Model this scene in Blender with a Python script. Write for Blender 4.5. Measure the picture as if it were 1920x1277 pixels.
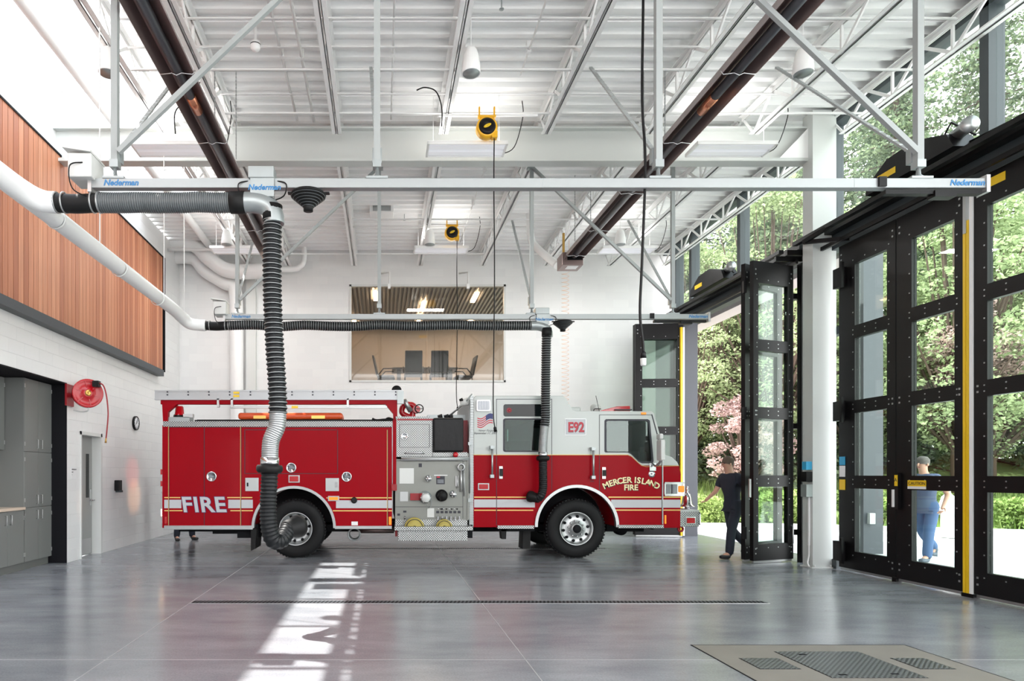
import bpy, math, random
from mathutils import Vector, Matrix
R = math.radians
for o in list(bpy.data.objects): bpy.data.objects.remove(o)
sc = bpy.context.scene
COL = sc.collection
# ---------------------------------------------------------------- camera, light, exposure
cam = bpy.data.objects.new('camera', bpy.data.cameras.new('camera')); COL.objects.link(cam)
cam.data.sensor_width = 36; cam.data.lens = 22.5
cam.data.shift_x = (960-716)/1920; cam.data.shift_y = (888-638.5)/1920
cam.location = (0, 0, 1.49); cam.rotation_euler = (R(90), 0, 0)
cam.data.clip_end = 400
sc.camera = cam
sc.view_settings.view_transform = 'Standard'; sc.view_settings.look = 'None'
sc.view_settings.gamma = 1; sc.view_settings.use_curve_mapping = False
sc.view_settings.exposure = 1.8
W = bpy.data.worlds.new('sky'); sc.world = W; W.use_nodes = True
wn = W.node_tree; bg = wn.nodes['Background']
tc = wn.nodes.new('ShaderNodeTexCoord'); sx = wn.nodes.new('ShaderNodeSeparateXYZ'); cr = wn.nodes.new('ShaderNodeValToRGB')
cr.color_ramp.elements[0].position = 0.0; cr.color_ramp.elements[0].color = (1, 0.985, 0.965, 1)
cr.color_ramp.elements[1].position = 0.9; cr.color_ramp.elements[1].color = (0.80, 0.88, 1, 1)
wn.links.new(tc.outputs['Generated'], sx.inputs[0]); wn.links.new(sx.outputs[2], cr.inputs[0]); wn.links.new(cr.outputs[0], bg.inputs[0])
bg.inputs[1].default_value = 1.75
sun = bpy.data.objects.new('sun', bpy.data.lights.new('sun', 'SUN')); COL.objects.link(sun)
sun.data.energy = 4.5; sun.data.angle = R(0.6); sun.data.color = (1, 0.97, 0.92)
sun.rotation_euler = Vector((0.445, -0.2, -1)).to_track_quat('-Z', 'Y').to_euler()
sun.location = (-8, 6, 20)

# ---------------------------------------------------------------- materials
def mat(name, col, rough=0.5, metal=0.0, bump=None, spec=None, coat=0, emit=None, estr=0, noise=None):
    m = bpy.data.materials.new(name); m.use_nodes = True
    nt = m.node_tree; b = nt.nodes['Principled BSDF']
    b.inputs['Base Color'].default_value = (*col, 1); b.inputs['Roughness'].default_value = rough
    b.inputs['Metallic'].default_value = metal
    if spec is not None: b.inputs['Specular IOR Level'].default_value = spec
    if coat: b.inputs['Coat Weight'].default_value = coat; b.inputs['Coat Roughness'].default_value = 0.05
    if emit: b.inputs['Emission Color'].default_value = (*emit, 1); b.inputs['Emission Strength'].default_value = estr
    if noise:   # (scale xyz, amount, roughness variation)
        t = nt.nodes.new('ShaderNodeTexCoord'); mp = nt.nodes.new('ShaderNodeMapping'); mp.inputs['Scale'].default_value = noise[0]
        n = nt.nodes.new('ShaderNodeTexNoise'); n.inputs['Scale'].default_value = 1; n.inputs['Detail'].default_value = 6
        mx = nt.nodes.new('ShaderNodeMix'); mx.data_type = 'RGBA'
        a = noise[1]
        mx.inputs[6].default_value = (*[c*(1-a) for c in col], 1); mx.inputs[7].default_value = (*[min(1, c*(1+a)) for c in col], 1)
        L = nt.links.new
        L(t.outputs['Object'], mp.inputs[0]); L(mp.outputs[0], n.inputs[0]); L(n.outputs[0], mx.inputs[0]); L(mx.outputs[2], b.inputs['Base Color'])
        if bump:
            bp = nt.nodes.new('ShaderNodeBump'); bp.inputs['Strength'].default_value = bump; bp.inputs['Distance'].default_value = 0.01
            L(n.outputs[0], bp.inputs['Height']); L(bp.outputs[0], b.inputs['Normal'])
    return m
M = {}
M['white'] = mat('white_paint', (0.86, 0.86, 0.85), 0.45)
M['deck'] = mat('white_deck', (0.90, 0.90, 0.89), 0.5)
M['offwhite'] = mat('offwhite_steel', (0.66, 0.67, 0.65), 0.4)
M['galv'] = mat('galvanised_steel', (0.36, 0.39, 0.39), 0.38, 0.6, noise=((6, 6, 6), 0.12))
M['alu'] = mat('brushed_aluminium', (0.42, 0.43, 0.43), 0.35, 0.8)
M['railalu'] = mat('rail_aluminium', (0.36, 0.38, 0.38), 0.4, 0.5)
M['strut'] = mat('grey_strut', (0.36, 0.385, 0.38), 0.5)
M['ladder'] = mat('ladder_aluminium', (0.44, 0.45, 0.46), 0.4, 0.5)
M['chrome'] = mat('chrome', (0.62, 0.62, 0.63), 0.14, 1)
M['black'] = mat('black_metal', (0.0045, 0.004, 0.0045), 0.4, spec=0.25)
M['blackm'] = mat('black_matte', (0.006, 0.006, 0.008), 0.7, spec=0.2)
M['rubber'] = mat('rubber', (0.008, 0.008, 0.008), 0.55, spec=0.25)
M['tyre'] = mat('tyre_rubber', (0.009, 0.009, 0.0095), 0.6, spec=0.2)
M['hose'] = mat('hose_black', (0.007, 0.008, 0.009), 0.45, spec=0.3)
M['wire'] = mat('hose_wire', (0.30, 0.32, 0.32), 0.35, 0.3)
M['greyhose'] = mat('hose_grey', (0.075, 0.085, 0.09), 0.4)
M['charcoal'] = mat('charcoal_frame', (0.045, 0.055, 0.062), 0.45)
M['pier'] = mat('grey_pier', (0.085, 0.088, 0.10), 0.6)
M['red'] = mat('engine_red', (0.30, 0.002, 0.008), 0.35, spec=0.07, coat=0.03)
M['redd'] = mat('dark_red', (0.30, 0.008, 0.014), 0.35)
M['cabwhite'] = mat('cab_white', (0.50, 0.53, 0.51), 0.3, coat=0.2)
M['reelred'] = mat('reel_red', (0.45, 0.005, 0.012), 0.25, coat=0.1)
M['gold'] = mat('gold_leaf', (0.75, 0.50, 0.16), 0.35, 0.2)
M['cream'] = mat('cream_leaf', (0.88, 0.76, 0.42), 0.4)
M['stripe'] = mat('white_stripe', (0.50, 0.51, 0.53), 0.4)
M['orange'] = mat('orange_plastic', (0.85, 0.12, 0.03), 0.35)
M['amber'] = mat('amber_lens', (0.75, 0.22, 0.01), 0.3, emit=(1, 0.3, 0.02), estr=0.15)
M['redlens'] = mat('red_lens', (0.45, 0.005, 0.01), 0.12, coat=0.5)
M['panel'] = mat('pump_panel', (0.23, 0.235, 0.215), 0.4, 0.4)
M['lens'] = mat('clear_lens', (0.20, 0.21, 0.23), 0.15, 0.4)
M['brown'] = mat('heater_brown', (0.26, 0.19, 0.18), 0.3, 0.6)
M['tube'] = mat('heater_tube', (0.09, 0.09, 0.10), 0.4, 0.6)
M['copper'] = mat('copper_streak', (0.7, 0.28, 0.16), 0.25, 0.8)  # colour of the reflection streak put on the heater tube
M['yellow'] = mat('yellow_paint', (0.85, 0.55, 0.01), 0.35)
M['yreel'] = mat('yellow_reel', (0.9, 0.48, 0.02), 0.35)
M['cabgrey'] = mat('cabinet_grey', (0.19, 0.195, 0.188), 0.45)
M['cabdark'] = mat('cabinet_side', (0.16, 0.165, 0.158), 0.5)
M['counter'] = mat('countertop', (0.62, 0.50, 0.40), 0.35)
M['doorgrey'] = mat('door_grey', (0.36, 0.37, 0.36), 0.35, 0.3)
M['steel'] = mat('kick_steel', (0.5, 0.5, 0.5), 0.35, 0.7)
M['brass'] = mat('brass', (0.6, 0.36, 0.1), 0.3, 0.9)
M['blue'] = mat('blue_ink', (0.02, 0.18, 0.42), 0.4)
M['sticker'] = mat('white_sticker', (0.8, 0.8, 0.8), 0.4)
M['bluest'] = mat('blue_sticker', (0.03, 0.35, 0.6), 0.4)
M['ink'] = mat('dark_ink', (0.02, 0.02, 0.03), 0.5)
M['redink'] = mat('red_ink', (0.5, 0.01, 0.03), 0.4)
M['navy'] = mat('navy_ink', (0.03, 0.04, 0.15), 0.5)
M['skin'] = mat('skin', (0.55, 0.30, 0.21), 0.5)
M['hair'] = mat('hair', (0.10, 0.07, 0.05), 0.8)
M['greyhair'] = mat('grey_hair', (0.12, 0.10, 0.09), 0.8)
M['navycloth'] = mat('navy_cloth', (0.018, 0.022, 0.035), 0.85)
M['blueshirt'] = mat('blue_shirt', (0.09, 0.12, 0.20), 0.85)
M['jeans'] = mat('blue_jeans', (0.075, 0.13, 0.26), 0.9)
M['boot'] = mat('black_boot', (0.015, 0.015, 0.016), 0.4)
M['shoe'] = mat('grey_shoe', (0.10, 0.12, 0.15), 0.6)
M['apron'] = mat('apron_concrete', (0.62, 0.61, 0.60), 0.8, noise=((0.6, 0.6, 0.6), 0.08))
M['soil'] = mat('soil', (0.10, 0.075, 0.05), 0.95, noise=((3, 3, 3), 0.3))
M['bank'] = mat('grass_bank', (0.20, 0.26, 0.09), 0.95, noise=((1.5, 1.5, 1.5), 0.35))
M['bark'] = mat('bark', (0.10, 0.065, 0.05), 0.9, noise=((4, 4, 1), 0.3))
M['girder'] = mat('girder_paint', (0.56, 0.58, 0.56), 0.45)
M['tan'] = mat('tan_concrete', (0.20, 0.185, 0.16), 0.5, noise=((3, 3, 3), 0.18))
M['warm'] = mat('warm_lamp', (1, 0.8, 0.6), 0.5, emit=(1, 0.68, 0.42), estr=7)
M['chairm'] = mat('chair_fabric', (0.02, 0.024, 0.026), 0.7)
M['tabletop'] = mat('table_wood', (0.03, 0.028, 0.026), 0.4)
M['roomwall'] = mat('tan_room_wall', (0.32, 0.27, 0.225), 0.7)
M['roomceil'] = mat('room_ceiling', (0.42, 0.42, 0.41), 0.6)
M['lamp'] = mat('fixture_lens', (0.86, 0.86, 0.90), 0.3, emit=(0.95, 0.97, 1), estr=0.06)
M['hydrant'] = mat('hydrant_white', (0.8, 0.8, 0.8), 0.4)
M['canopy'] = mat('canopy_soffit', (0.62, 0.54, 0.52), 0.6)
M['louver'] = mat('louver_grey', (0.40, 0.42, 0.42), 0.35, 0.5)
M['coil'] = mat('peach_coil', (0.85, 0.62, 0.48), 0.5)
M['clockface'] = mat('clock_face', (0.8, 0.82, 0.85), 0.3)
M['vinyl'] = mat('black_vinyl', (0.006, 0.006, 0.007), 0.38, spec=0.25, noise=((5, 5, 3), 0.3), bump=1.0)
M['strap'] = mat('yellow_hose', (0.42, 0.34, 0.08), 0.6)

def glass(name, tint=(0.93, 0.97, 0.95), ior=1.5, rough=0.0, milk=0.0):
    m = bpy.data.materials.new(name); m.use_nodes = True; nt = m.node_tree; nt.nodes.clear()
    out = nt.nodes.new('ShaderNodeOutputMaterial'); tr = nt.nodes.new('ShaderNodeBsdfTransparent'); gl = nt.nodes.new('ShaderNodeBsdfGlossy')
    mx = nt.nodes.new('ShaderNodeMixShader'); lw = nt.nodes.new('ShaderNodeLayerWeight'); lw.inputs[0].default_value = 0.5; pw = nt.nodes.new('ShaderNodeMath'); pw.operation = 'POWER'; pw.inputs[1].default_value = 5; nt.links.new(lw.outputs['Facing'], pw.inputs[0]); fr = nt.nodes.new('ShaderNodeMath'); fr.operation = 'MULTIPLY_ADD'; fr.inputs[1].default_value = 0.85; fr.inputs[2].default_value = ((ior-1)/(ior+1))**2*1.2; nt.links.new(pw.outputs[0], fr.inputs[0])
    tr.inputs[0].default_value = (*tint, 1); gl.inputs['Roughness'].default_value = rough
    L = nt.links.new
    L(fr.outputs[0], mx.inputs[0]); L(tr.outputs[0], mx.inputs[1]); L(gl.outputs[0], mx.inputs[2])
    last = mx
    if milk:
        df = nt.nodes.new('ShaderNodeBsdfDiffuse'); df.inputs[0].default_value = (0.8, 0.8, 0.8, 1)
        m2 = nt.nodes.new('ShaderNodeMixShader'); m2.inputs[0].default_value = milk
        L(mx.outputs[0], m2.inputs[1]); L(df.outputs[0], m2.inputs[2]); last = m2
    L(last.outputs[0], out.inputs[0]); return m
M['glass'] = glass('clear_glass')
M['greenglass'] = glass('green_glass', (0.88, 0.95, 0.91), 1.32)
M['cabglass'] = glass('cab_glass', (0.55, 0.72, 0.68), 1.6)
M['darkglass'] = glass('dark_cab_glass', (0.10, 0.14, 0.14), 1.6)
M['roomglass'] = glass('room_glass', (0.86, 0.86, 0.84), 1.55, 0.03)

def diamond(name, base=(0.36, 0.37, 0.365), ax=1):
    m = mat(name, base, 0.3, 0.75); nt = m.node_tree; b = nt.nodes['Principled BSDF']; L = nt.links.new
    t = nt.nodes.new('ShaderNodeTexCoord'); outs = []
    for a in (45, -45):
        mp = nt.nodes.new('ShaderNodeMapping'); mp.inputs['Rotation'].default_value = (0, R(a), 0) if ax == 1 else (0, 0, R(a)); w = nt.nodes.new('ShaderNodeTexWave')
        w.inputs['Scale'].default_value = 11; w.bands_direction = 'X'
        L(t.outputs['Object'], mp.inputs[0]); L(mp.outputs[0], w.inputs[0]); outs.append(w)
    mu = nt.nodes.new('ShaderNodeMath'); mu.operation = 'MULTIPLY'; L(outs[0].outputs['Fac'], mu.inputs[0]); L(outs[1].outputs['Fac'], mu.inputs[1])
    cr = nt.nodes.new('ShaderNodeValToRGB'); cr.color_ramp.elements[0].color = (*[c*0.5 for c in base], 1); cr.color_ramp.elements[1].color = (*[min(1, c*1.5) for c in base], 1)
    cr.color_ramp.elements[0].position = 0.2; cr.color_ramp.elements[1].position = 0.5
    bp = nt.nodes.new('ShaderNodeBump'); bp.inputs['Strength'].default_value = 0.6; bp.inputs['Distance'].default_value = 0.004
    L(mu.outputs[0], cr.inputs[0]); L(cr.outputs[0], b.inputs['Base Color']); L(mu.outputs[0], bp.inputs['Height']); L(bp.outputs[0], b.inputs['Normal'])
    return m
M['diamond'] = diamond('diamond_plate'); M['diamondF'] = diamond('diamond_plate_floor', (0.26, 0.27, 0.28), 2)
M['blackgloss'] = mat('dark_window', (0.008, 0.011, 0.012), 0.06, spec=0.25)

def block(name, ax, st):   # painted concrete block; ax = 'X' or 'Y' is the horizontal axis of the wall
    m = mat(name, (0.80, 0.80, 0.79), 0.35); nt = m.node_tree; b = nt.nodes['Principled BSDF']; L = nt.links.new
    t = nt.nodes.new('ShaderNodeTexCoord'); s = nt.nodes.new('ShaderNodeSeparateXYZ'); c = nt.nodes.new('ShaderNodeCombineXYZ')
    L(t.outputs['Object'], s.inputs[0]); L(s.outputs[ax], c.inputs['X']); L(s.outputs['Z'], c.inputs['Y'])
    k = nt.nodes.new('ShaderNodeTexBrick'); k.inputs['Scale'].default_value = 1; k.inputs['Brick Width'].default_value = 0.4; k.inputs['Row Height'].default_value = 0.2
    k.inputs['Mortar Size'].default_value = 0.004; k.inputs['Mortar Smooth'].default_value = 0.6
    k.inputs['Color1'].default_value = (0.80, 0.80, 0.79, 1); k.inputs['Color2'].default_value = (0.76, 0.76, 0.755, 1); k.inputs['Mortar'].default_value = (0.76, 0.76, 0.75, 1)
    bp = nt.nodes.new('ShaderNodeBump'); bp.inputs['Strength'].default_value = st; bp.inputs['Distance'].default_value = 0.008; bp.invert = True
    L(c.outputs[0], k.inputs['Vector']); L(k.outputs['Color'], b.inputs['Base Color']); L(k.outputs['Fac'], bp.inputs['Height']); L(bp.outputs[0], b.inputs['Normal'])
    return m
M['blockY'] = block('painted_block_left', 'Y', .6); M['blockX'] = block('painted_block_back', 'X', .12)

def wood_mat():
    m = mat('cedar', (0.4, 0.15, 0.07), 0.55); nt = m.node_tree; b = nt.nodes['Principled BSDF']; L = nt.links.new
    t = nt.nodes.new('ShaderNodeTexCoord'); s = nt.nodes.new('ShaderNodeSeparateXYZ'); L(t.outputs['Object'], s.inputs[0])
    d = nt.nodes.new('ShaderNodeMath'); d.operation = 'DIVIDE'; d.inputs[1].default_value = 0.13; f = nt.nodes.new('ShaderNodeMath'); f.operation = 'FLOOR'
    wnz = nt.nodes.new('ShaderNodeTexWhiteNoise'); wnz.noise_dimensions = '1D'
    L(s.outputs['Y'], d.inputs[0]); L(d.outputs[0], f.inputs[0]); L(f.outputs[0], wnz.inputs['W'])
    cr = nt.nodes.new('ShaderNodeValToRGB'); e = cr.color_ramp.elements
    e[0].color = (0.50, 0.17, 0.085, 1); e[1].color = (0.80, 0.36, 0.20, 1); x = e.new(0.5); x.color = (0.68, 0.27, 0.14, 1)
    mp = nt.nodes.new('ShaderNodeMapping'); mp.inputs['Scale'].default_value = (30, 30, 1.2); n = nt.nodes.new('ShaderNodeTexNoise'); n.inputs['Scale'].default_value = 1; n.inputs['Detail'].default_value = 4
    L(t.outputs['Object'], mp.inputs[0]); L(mp.outputs[0], n.inputs[0])
    mx = nt.nodes.new('ShaderNodeMix'); mx.data_type = 'RGBA'; mx.blend_type = 'MULTIPLY'; mx.inputs[0].default_value = 0.5
    L(wnz.outputs[0], cr.inputs[0]); L(cr.outputs[0], mx.inputs[6]); L(n.outputs[0], mx.inputs[7]); L(mx.outputs[2], b.inputs['Base Color'])
    return m
M['cedar'] = wood_mat()

def floor_mat():
    m = mat('polished_concrete', (0.2, 0.21, 0.22), 0.15); nt = m.node_tree; b = nt.nodes['Principled BSDF']; L = nt.links.new
    t = nt.nodes.new('ShaderNodeTexCoord')
    def nz(scale, det):
        mp = nt.nodes.new('ShaderNodeMapping'); mp.inputs['Scale'].default_value = scale
        n = nt.nodes.new('ShaderNodeTexNoise'); n.inputs['Scale'].default_value = 1; n.inputs['Detail'].default_value = det; n.inputs['Roughness'].default_value = 0.65
        L(t.outputs['Object'], mp.inputs[0]); L(mp.outputs[0], n.inputs[0]); return n
    a = nz((0.8, 2.2, 1), 8); c = nz((60, 60, 1), 3)
    cr = nt.nodes.new('ShaderNodeValToRGB'); e = cr.color_ramp.elements
    e[0].position = 0.3; e[0].color = (0.17, 0.182, 0.20, 1); e[1].position = 0.7; e[1].color = (0.285, 0.295, 0.31, 1)  # slight blue in both tones puts the sky's reflection into the concrete colour
    mx = nt.nodes.new('ShaderNodeMix'); mx.data_type = 'RGBA'; mx.blend_type = 'OVERLAY'; mx.inputs[0].default_value = 0.35
    L(a.outputs[0], cr.inputs[0]); L(cr.outputs[0], mx.inputs[6]); L(c.outputs[0], mx.inputs[7]); L(mx.outputs[2], b.inputs['Base Color'])
    mr = nt.nodes.new('ShaderNodeMapRange'); mr.inputs['To Min'].default_value = 0.14; mr.inputs['To Max'].default_value = 0.28
    L(a.outputs[0], mr.inputs[0]); L(mr.outputs[0], b.inputs['Roughness'])
    bp = nt.nodes.new('ShaderNodeBump'); bp.inputs['Strength'].default_value = 0.05; bp.inputs['Distance'].default_value = 0.02
    L(a.outputs[0], bp.inputs['Height']); L(bp.outputs[0], b.inputs['Normal'])
    b.inputs['Specular IOR Level'].default_value = 0.75
    return m
M['floor'] = floor_mat()
M['joint'] = mat('joint_line', (0.34, 0.34, 0.34), 0.4)

def leaf_mat(name, c1, c2):
    m = bpy.data.materials.new(name); m.use_nodes = True; nt = m.node_tree; nt.nodes.clear(); L = nt.links.new
    out = nt.nodes.new('ShaderNodeOutputMaterial'); g = nt.nodes.new('ShaderNodeNewGeometry'); cr = nt.nodes.new('ShaderNodeValToRGB')
    cr.color_ramp.elements[0].color = (*c1, 1); cr.color_ramp.elements[1].color = (*c2, 1)
    d = nt.nodes.new('ShaderNodeBsdfDiffuse'); tl = nt.nodes.new('ShaderNodeBsdfTranslucent'); mx = nt.nodes.new('ShaderNodeMixShader'); mx.inputs[0].default_value = 0.35
    L(g.outputs['Random Per Island'], cr.inputs[0]); L(cr.outputs[0], d.inputs[0]); L(cr.outputs[0], tl.inputs[0])
    L(d.outputs[0], mx.inputs[1]); L(tl.outputs[0], mx.inputs[2]); L(mx.outputs[0], out.inputs[0]); return m
M['leafA'] = leaf_mat('conifer_leaf', (0.10, 0.14, 0.09), (0.34, 0.40, 0.24))
M['leafB'] = leaf_mat('maple_leaf', (0.20, 0.25, 0.12), (0.52, 0.58, 0.34))
M['leafP'] = leaf_mat('pink_leaf', (0.34, 0.22, 0.21), (0.62, 0.46, 0.43))
M['leafG'] = leaf_mat('fern_leaf', (0.16, 0.24, 0.06), (0.42, 0.50, 0.20))

# ---------------------------------------------------------------- mesh builder
ORG = {}
class MB:
    def __init__(s): s.v = []; s.f = []; s.mi = []; s.m = 0; s.sm = []; s.smooth = False
    def add(s, vs, fs):
        n = len(s.v); s.v += [tuple(v) for v in vs]
        for f in fs: s.f.append(tuple(i+n for i in f)); s.mi.append(s.m); s.sm.append(s.smooth)
        return s
    def box(s, x0, x1, y0, y1, z0, z1):
        x0, x1 = sorted((x0, x1)); y0, y1 = sorted((y0, y1)); z0, z1 = sorted((z0, z1))
        return s.add([(x0,y0,z0),(x1,y0,z0),(x1,y1,z0),(x0,y1,z0),(x0,y0,z1),(x1,y0,z1),(x1,y1,z1),(x0,y1,z1)],
                     [(0,3,2,1),(4,5,6,7),(0,1,5,4),(1,2,6,5),(2,3,7,6),(3,0,4,7)])
    def obox(s, p, u, v, w):   # oriented box: corner p and three edge vectors
        p, u, v, w = map(Vector, (p, u, v, w))
        return s.add([p, p+u, p+u+v, p+v, p+w, p+u+w, p+u+v+w, p+v+w], [(0,3,2,1),(4,5,6,7),(0,1,5,4),(1,2,6,5),(2,3,7,6),(3,0,4,7)])
    def beam(s, a, b, w, h, up=(0,0,1)):
        a, b = Vector(a), Vector(b); d = (b-a).normalized(); up = Vector(up)
        if abs(d.dot(up)) > 0.99: up = Vector((0,1,0))
        r = d.cross(up).normalized(); t = r.cross(d)
        return s.obox(a - r*w/2 - t*h/2, r*w, b-a, t*h)
    def tube(s, pts, rad, n=10, cap=True, mats=None, flat=False):
        pts = [Vector(p) for p in pts]; k = len(pts)
        if not hasattr(rad, '__len__'): rad = [rad]*k
        T = [(pts[min(i+1, k-1)] - pts[max(i-1, 0)]).normalized() for i in range(k)]
        up = Vector((0,0,1)) if abs(T[0].z) < 0.9 else Vector((0,1,0))
        r = T[0].cross(up).normalized(); vs = []
        for i in range(k):
            r = (r - T[i]*r.dot(T[i])).normalized(); q = T[i].cross(r)
            for j in range(n):
                a = 2*math.pi*j/n; vs.append(pts[i] + (r*math.cos(a) + q*math.sin(a))*rad[i])
        n0 = len(s.v); s.v += [tuple(v) for v in vs]
        for i in range(k-1):
            for j in range(n):
                s.f.append((n0+i*n+j, n0+i*n+(j+1) % n, n0+(i+1)*n+(j+1) % n, n0+(i+1)*n+j)); s.mi.append(mats[i] if mats else s.m); s.sm.append(not flat)
        if cap:
            s.f.append(tuple(n0+j for j in reversed(range(n)))); s.f.append(tuple(n0+(k-1)*n+j for j in range(n))); s.mi += [s.m]*2; s.sm += [False]*2
        return s
    def cyl(s, a, b, r, n=16, r2=None): return s.tube([a, b], [r, r if r2 is None else r2], n)
    def lathe(s, c, axis, prof, n=24):   # prof: list of (distance along axis, radius)
        c = Vector(c); ax = Vector(axis).normalized(); up = Vector((0,0,1)) if abs(ax.z) < 0.9 else Vector((1,0,0))
        r = ax.cross(up).normalized(); q = ax.cross(r); vs = []
        for d, ra in prof:
            for j in range(n):
                a = 2*math.pi*j/n; vs.append(c + ax*d + (r*math.cos(a)+q*math.sin(a))*max(ra, 1e-4))
        fs = [(i*n+j, (i+1)*n+j, (i+1)*n+(j+1) % n, i*n+(j+1) % n) for i in range(len(prof)-1) for j in range(n)]
        sm = s.smooth; s.smooth = True; s.add(vs, fs); s.smooth = sm; return s
    def prism(s, pts, y0, y1, ax='Y'):   # polygon in XZ extruded along Y (or in YZ along X, or in XY along Z)
        n = len(pts)
        f = {'Y': lambda p, t: (p[0], t, p[1]), 'X': lambda p, t: (t, p[0], p[1]), 'Z': lambda p, t: (p[0], p[1], t)}[ax]
        vs = [f(p, y0) for p in pts] + [f(p, y1) for p in pts]
        return s.add(vs, [tuple(range(n)), tuple(reversed(range(n, 2*n)))] + [(i, i+n, (i+1) % n+n, (i+1) % n) for i in range(n)])
    def ball(s, c, r, n=12, sz=1):
        return s.lathe(c, (0,0,1), [(-r*sz*math.cos(math.pi*i/(n//2+1)), r*math.sin(math.pi*i/(n//2+1))) for i in range(n//2+2)], n)
    def build(s, name, m, parent=None, bevel=0):
        me = bpy.data.meshes.new(name); o0 = ORG.get(parent.name, Vector()) if parent else Vector()
        me.from_pydata([Vector(v)-o0 for v in s.v], [], s.f)
        for x in (m if isinstance(m, (list, tuple)) else [m]): me.materials.append(M[x] if isinstance(x, str) else x)
        me.polygons.foreach_set('material_index', s.mi); me.polygons.foreach_set('use_smooth', s.sm)
        me.validate()
        import bmesh
        b = bmesh.new(); b.from_mesh(me); bmesh.ops.recalc_face_normals(b, faces=b.faces)
        if bevel:
            bmesh.ops.remove_doubles(b, verts=b.verts, dist=1e-5)
            bmesh.ops.bevel(b, geom=[e for e in b.edges if e.is_manifold and e.calc_face_angle(0) > 0.6], offset=bevel, segments=2, profile=0.5, affect='EDGES', clamp_overlap=True)
        b.to_mesh(me); b.free()
        o = bpy.data.objects.new(name, me); COL.objects.link(o)
        if parent: o.parent = parent; ORG[o.name] = o0
        return o
def tag(o, label, cat=None, group=None, kind=None):
    if label: o['label'] = label
    if cat: o['category'] = cat
    if group: o['group'] = group
    if kind: o['kind'] = kind
    return o
def thing(name, loc, label, cat, group=None):
    o = bpy.data.objects.new(name, None); COL.objects.link(o); o.location = loc; o.empty_display_size = 0.1
    ORG[o.name] = Vector(loc); return tag(o, label, cat, group)
def struct(o): o['kind'] = 'structure'; return o
def dup(root, delta, label):
    r = root.copy(); COL.objects.link(r); r.location = Vector(root.location) + Vector(delta); r['label'] = label
    for ch in list(root.children):
        c = ch.copy(); COL.objects.link(c); c.parent = r
        for g in ch.children:
            d = g.copy(); COL.objects.link(d); d.parent = c
    return r
def B(name, m, parent, *args, bevel=0): return MB().box(*args).build(name, m, parent, bevel)
def text(body, size, name, m, parent, loc, rot=(R(90), 0, 0), ext=0.002, off=0.0, shear=0, align='CENTER', sx=1.0, spacing=1.0):
    c = bpy.data.curves.new('t', 'FONT'); c.body = body; c.size = size; c.extrude = ext; c.offset = off; c.shear = shear; c.align_x = align; c.space_character = spacing
    c.resolution_u = 3
    t = bpy.data.objects.new('t', c); COL.objects.link(t); bpy.context.view_layer.update()
    me = bpy.data.meshes.new_from_object(t.evaluated_get(bpy.context.evaluated_depsgraph_get()))
    bpy.data.objects.remove(t)
    mt = Matrix.Translation(Vector(loc) - (ORG.get(parent.name, Vector()) if parent else Vector())) @ Matrix.Rotation(rot[2], 4, 'Z') @ Matrix.Rotation(rot[0], 4, 'X') @ Matrix.Rotation(rot[1], 4, 'Z') @ Matrix.Scale(sx, 4, (1, 0, 0))
    me.transform(mt); me.materials.clear(); me.materials.append(M[m])
    o = bpy.data.objects.new(name, me); COL.objects.link(o)
    if parent: o.parent = parent
    return o
def at(px, py, Y): return Vector(((px-716)*Y/1200, Y, 1.49 + (888-py)*Y/1200))
ORD = ['leftmost', 'second', 'third', 'fourth', 'fifth', 'sixth', 'seventh', 'eighth']
rnd = random.Random(4)
XL, XR, YB, ZC = -5.25, 7.12, 16.6, 7.25      # left wall, door plane, back wall, roof deck
# ================================================================= THE ROOM
m = MB().box(XL-1.2, 7.75, -6, YB+0.2, -0.2, 0)
m.m = 1
for x in (-2.21, 1.15): m.box(x-.005, x+.005, -4, YB, 0, 0.0008)
for y in (5.12, 10.3): m.box(XL, XR, y-.005, y+.005, 0, 0.0008)
struct(m.build('floor', ['floor', 'joint']))
# corrugated roof deck with the skylight opening on the left
SKX, SKY1 = -3.35, 13.9
def deck(x0, x1, y0, y1):
    m = MB(); y = y0; p = []
    while y < y1:
        p += [(y, 0), (y+.07, 0), (y+.10, .065), (y+.20, .065)]; y += .23
    vs = []; 
    for x in (x0, x1): vs += [(x, a, ZC+b) for a, b in p]
    n = len(p); m.add(vs, [(i, i+1, n+i+1, n+i) for i in range(n-1)])
    return m
m = deck(SKX, 7.8, -3.8, YB+.1)
m2 = deck(XL-.05, SKX, SKY1, YB+.1); m.add(m2.v, m2.f)
m.box(XL-.1, 7.8, -3.8, YB+.2, ZC+2.3, ZC+2.31) if False else None
m.box(SKX, 7.8, -3.8, YB+.1, ZC+.07, ZC+.2); m.box(XL-.05, SKX, SKY1, YB+.1, ZC+.07, ZC+.2)
struct(m.build('ceiling', 'deck'))
# skylight: shaft walls, curb and glazing bars
m = MB(); SH = 2.3
m.box(XL-.1, XL, -3.8, SKY1+.1, ZC+.001, ZC+SH); m.box(SKX, SKX+.1, -3.8, SKY1+.1, ZC+.06, ZC+.55); m.box(XL, SKX, SKY1, SKY1+.1, ZC+.06, ZC+SH)
win = struct(m.build('window_1', 'white')); win['label'] = 'white shaft of the long roof skylight'
m = MB()
y = -3
while y < SKY1: m.box(XL, SKX, y-.03, y+.03, ZC+.5, ZC+.58); y += 1.35
m.build('glazing_bar', 'white', win)
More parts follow.
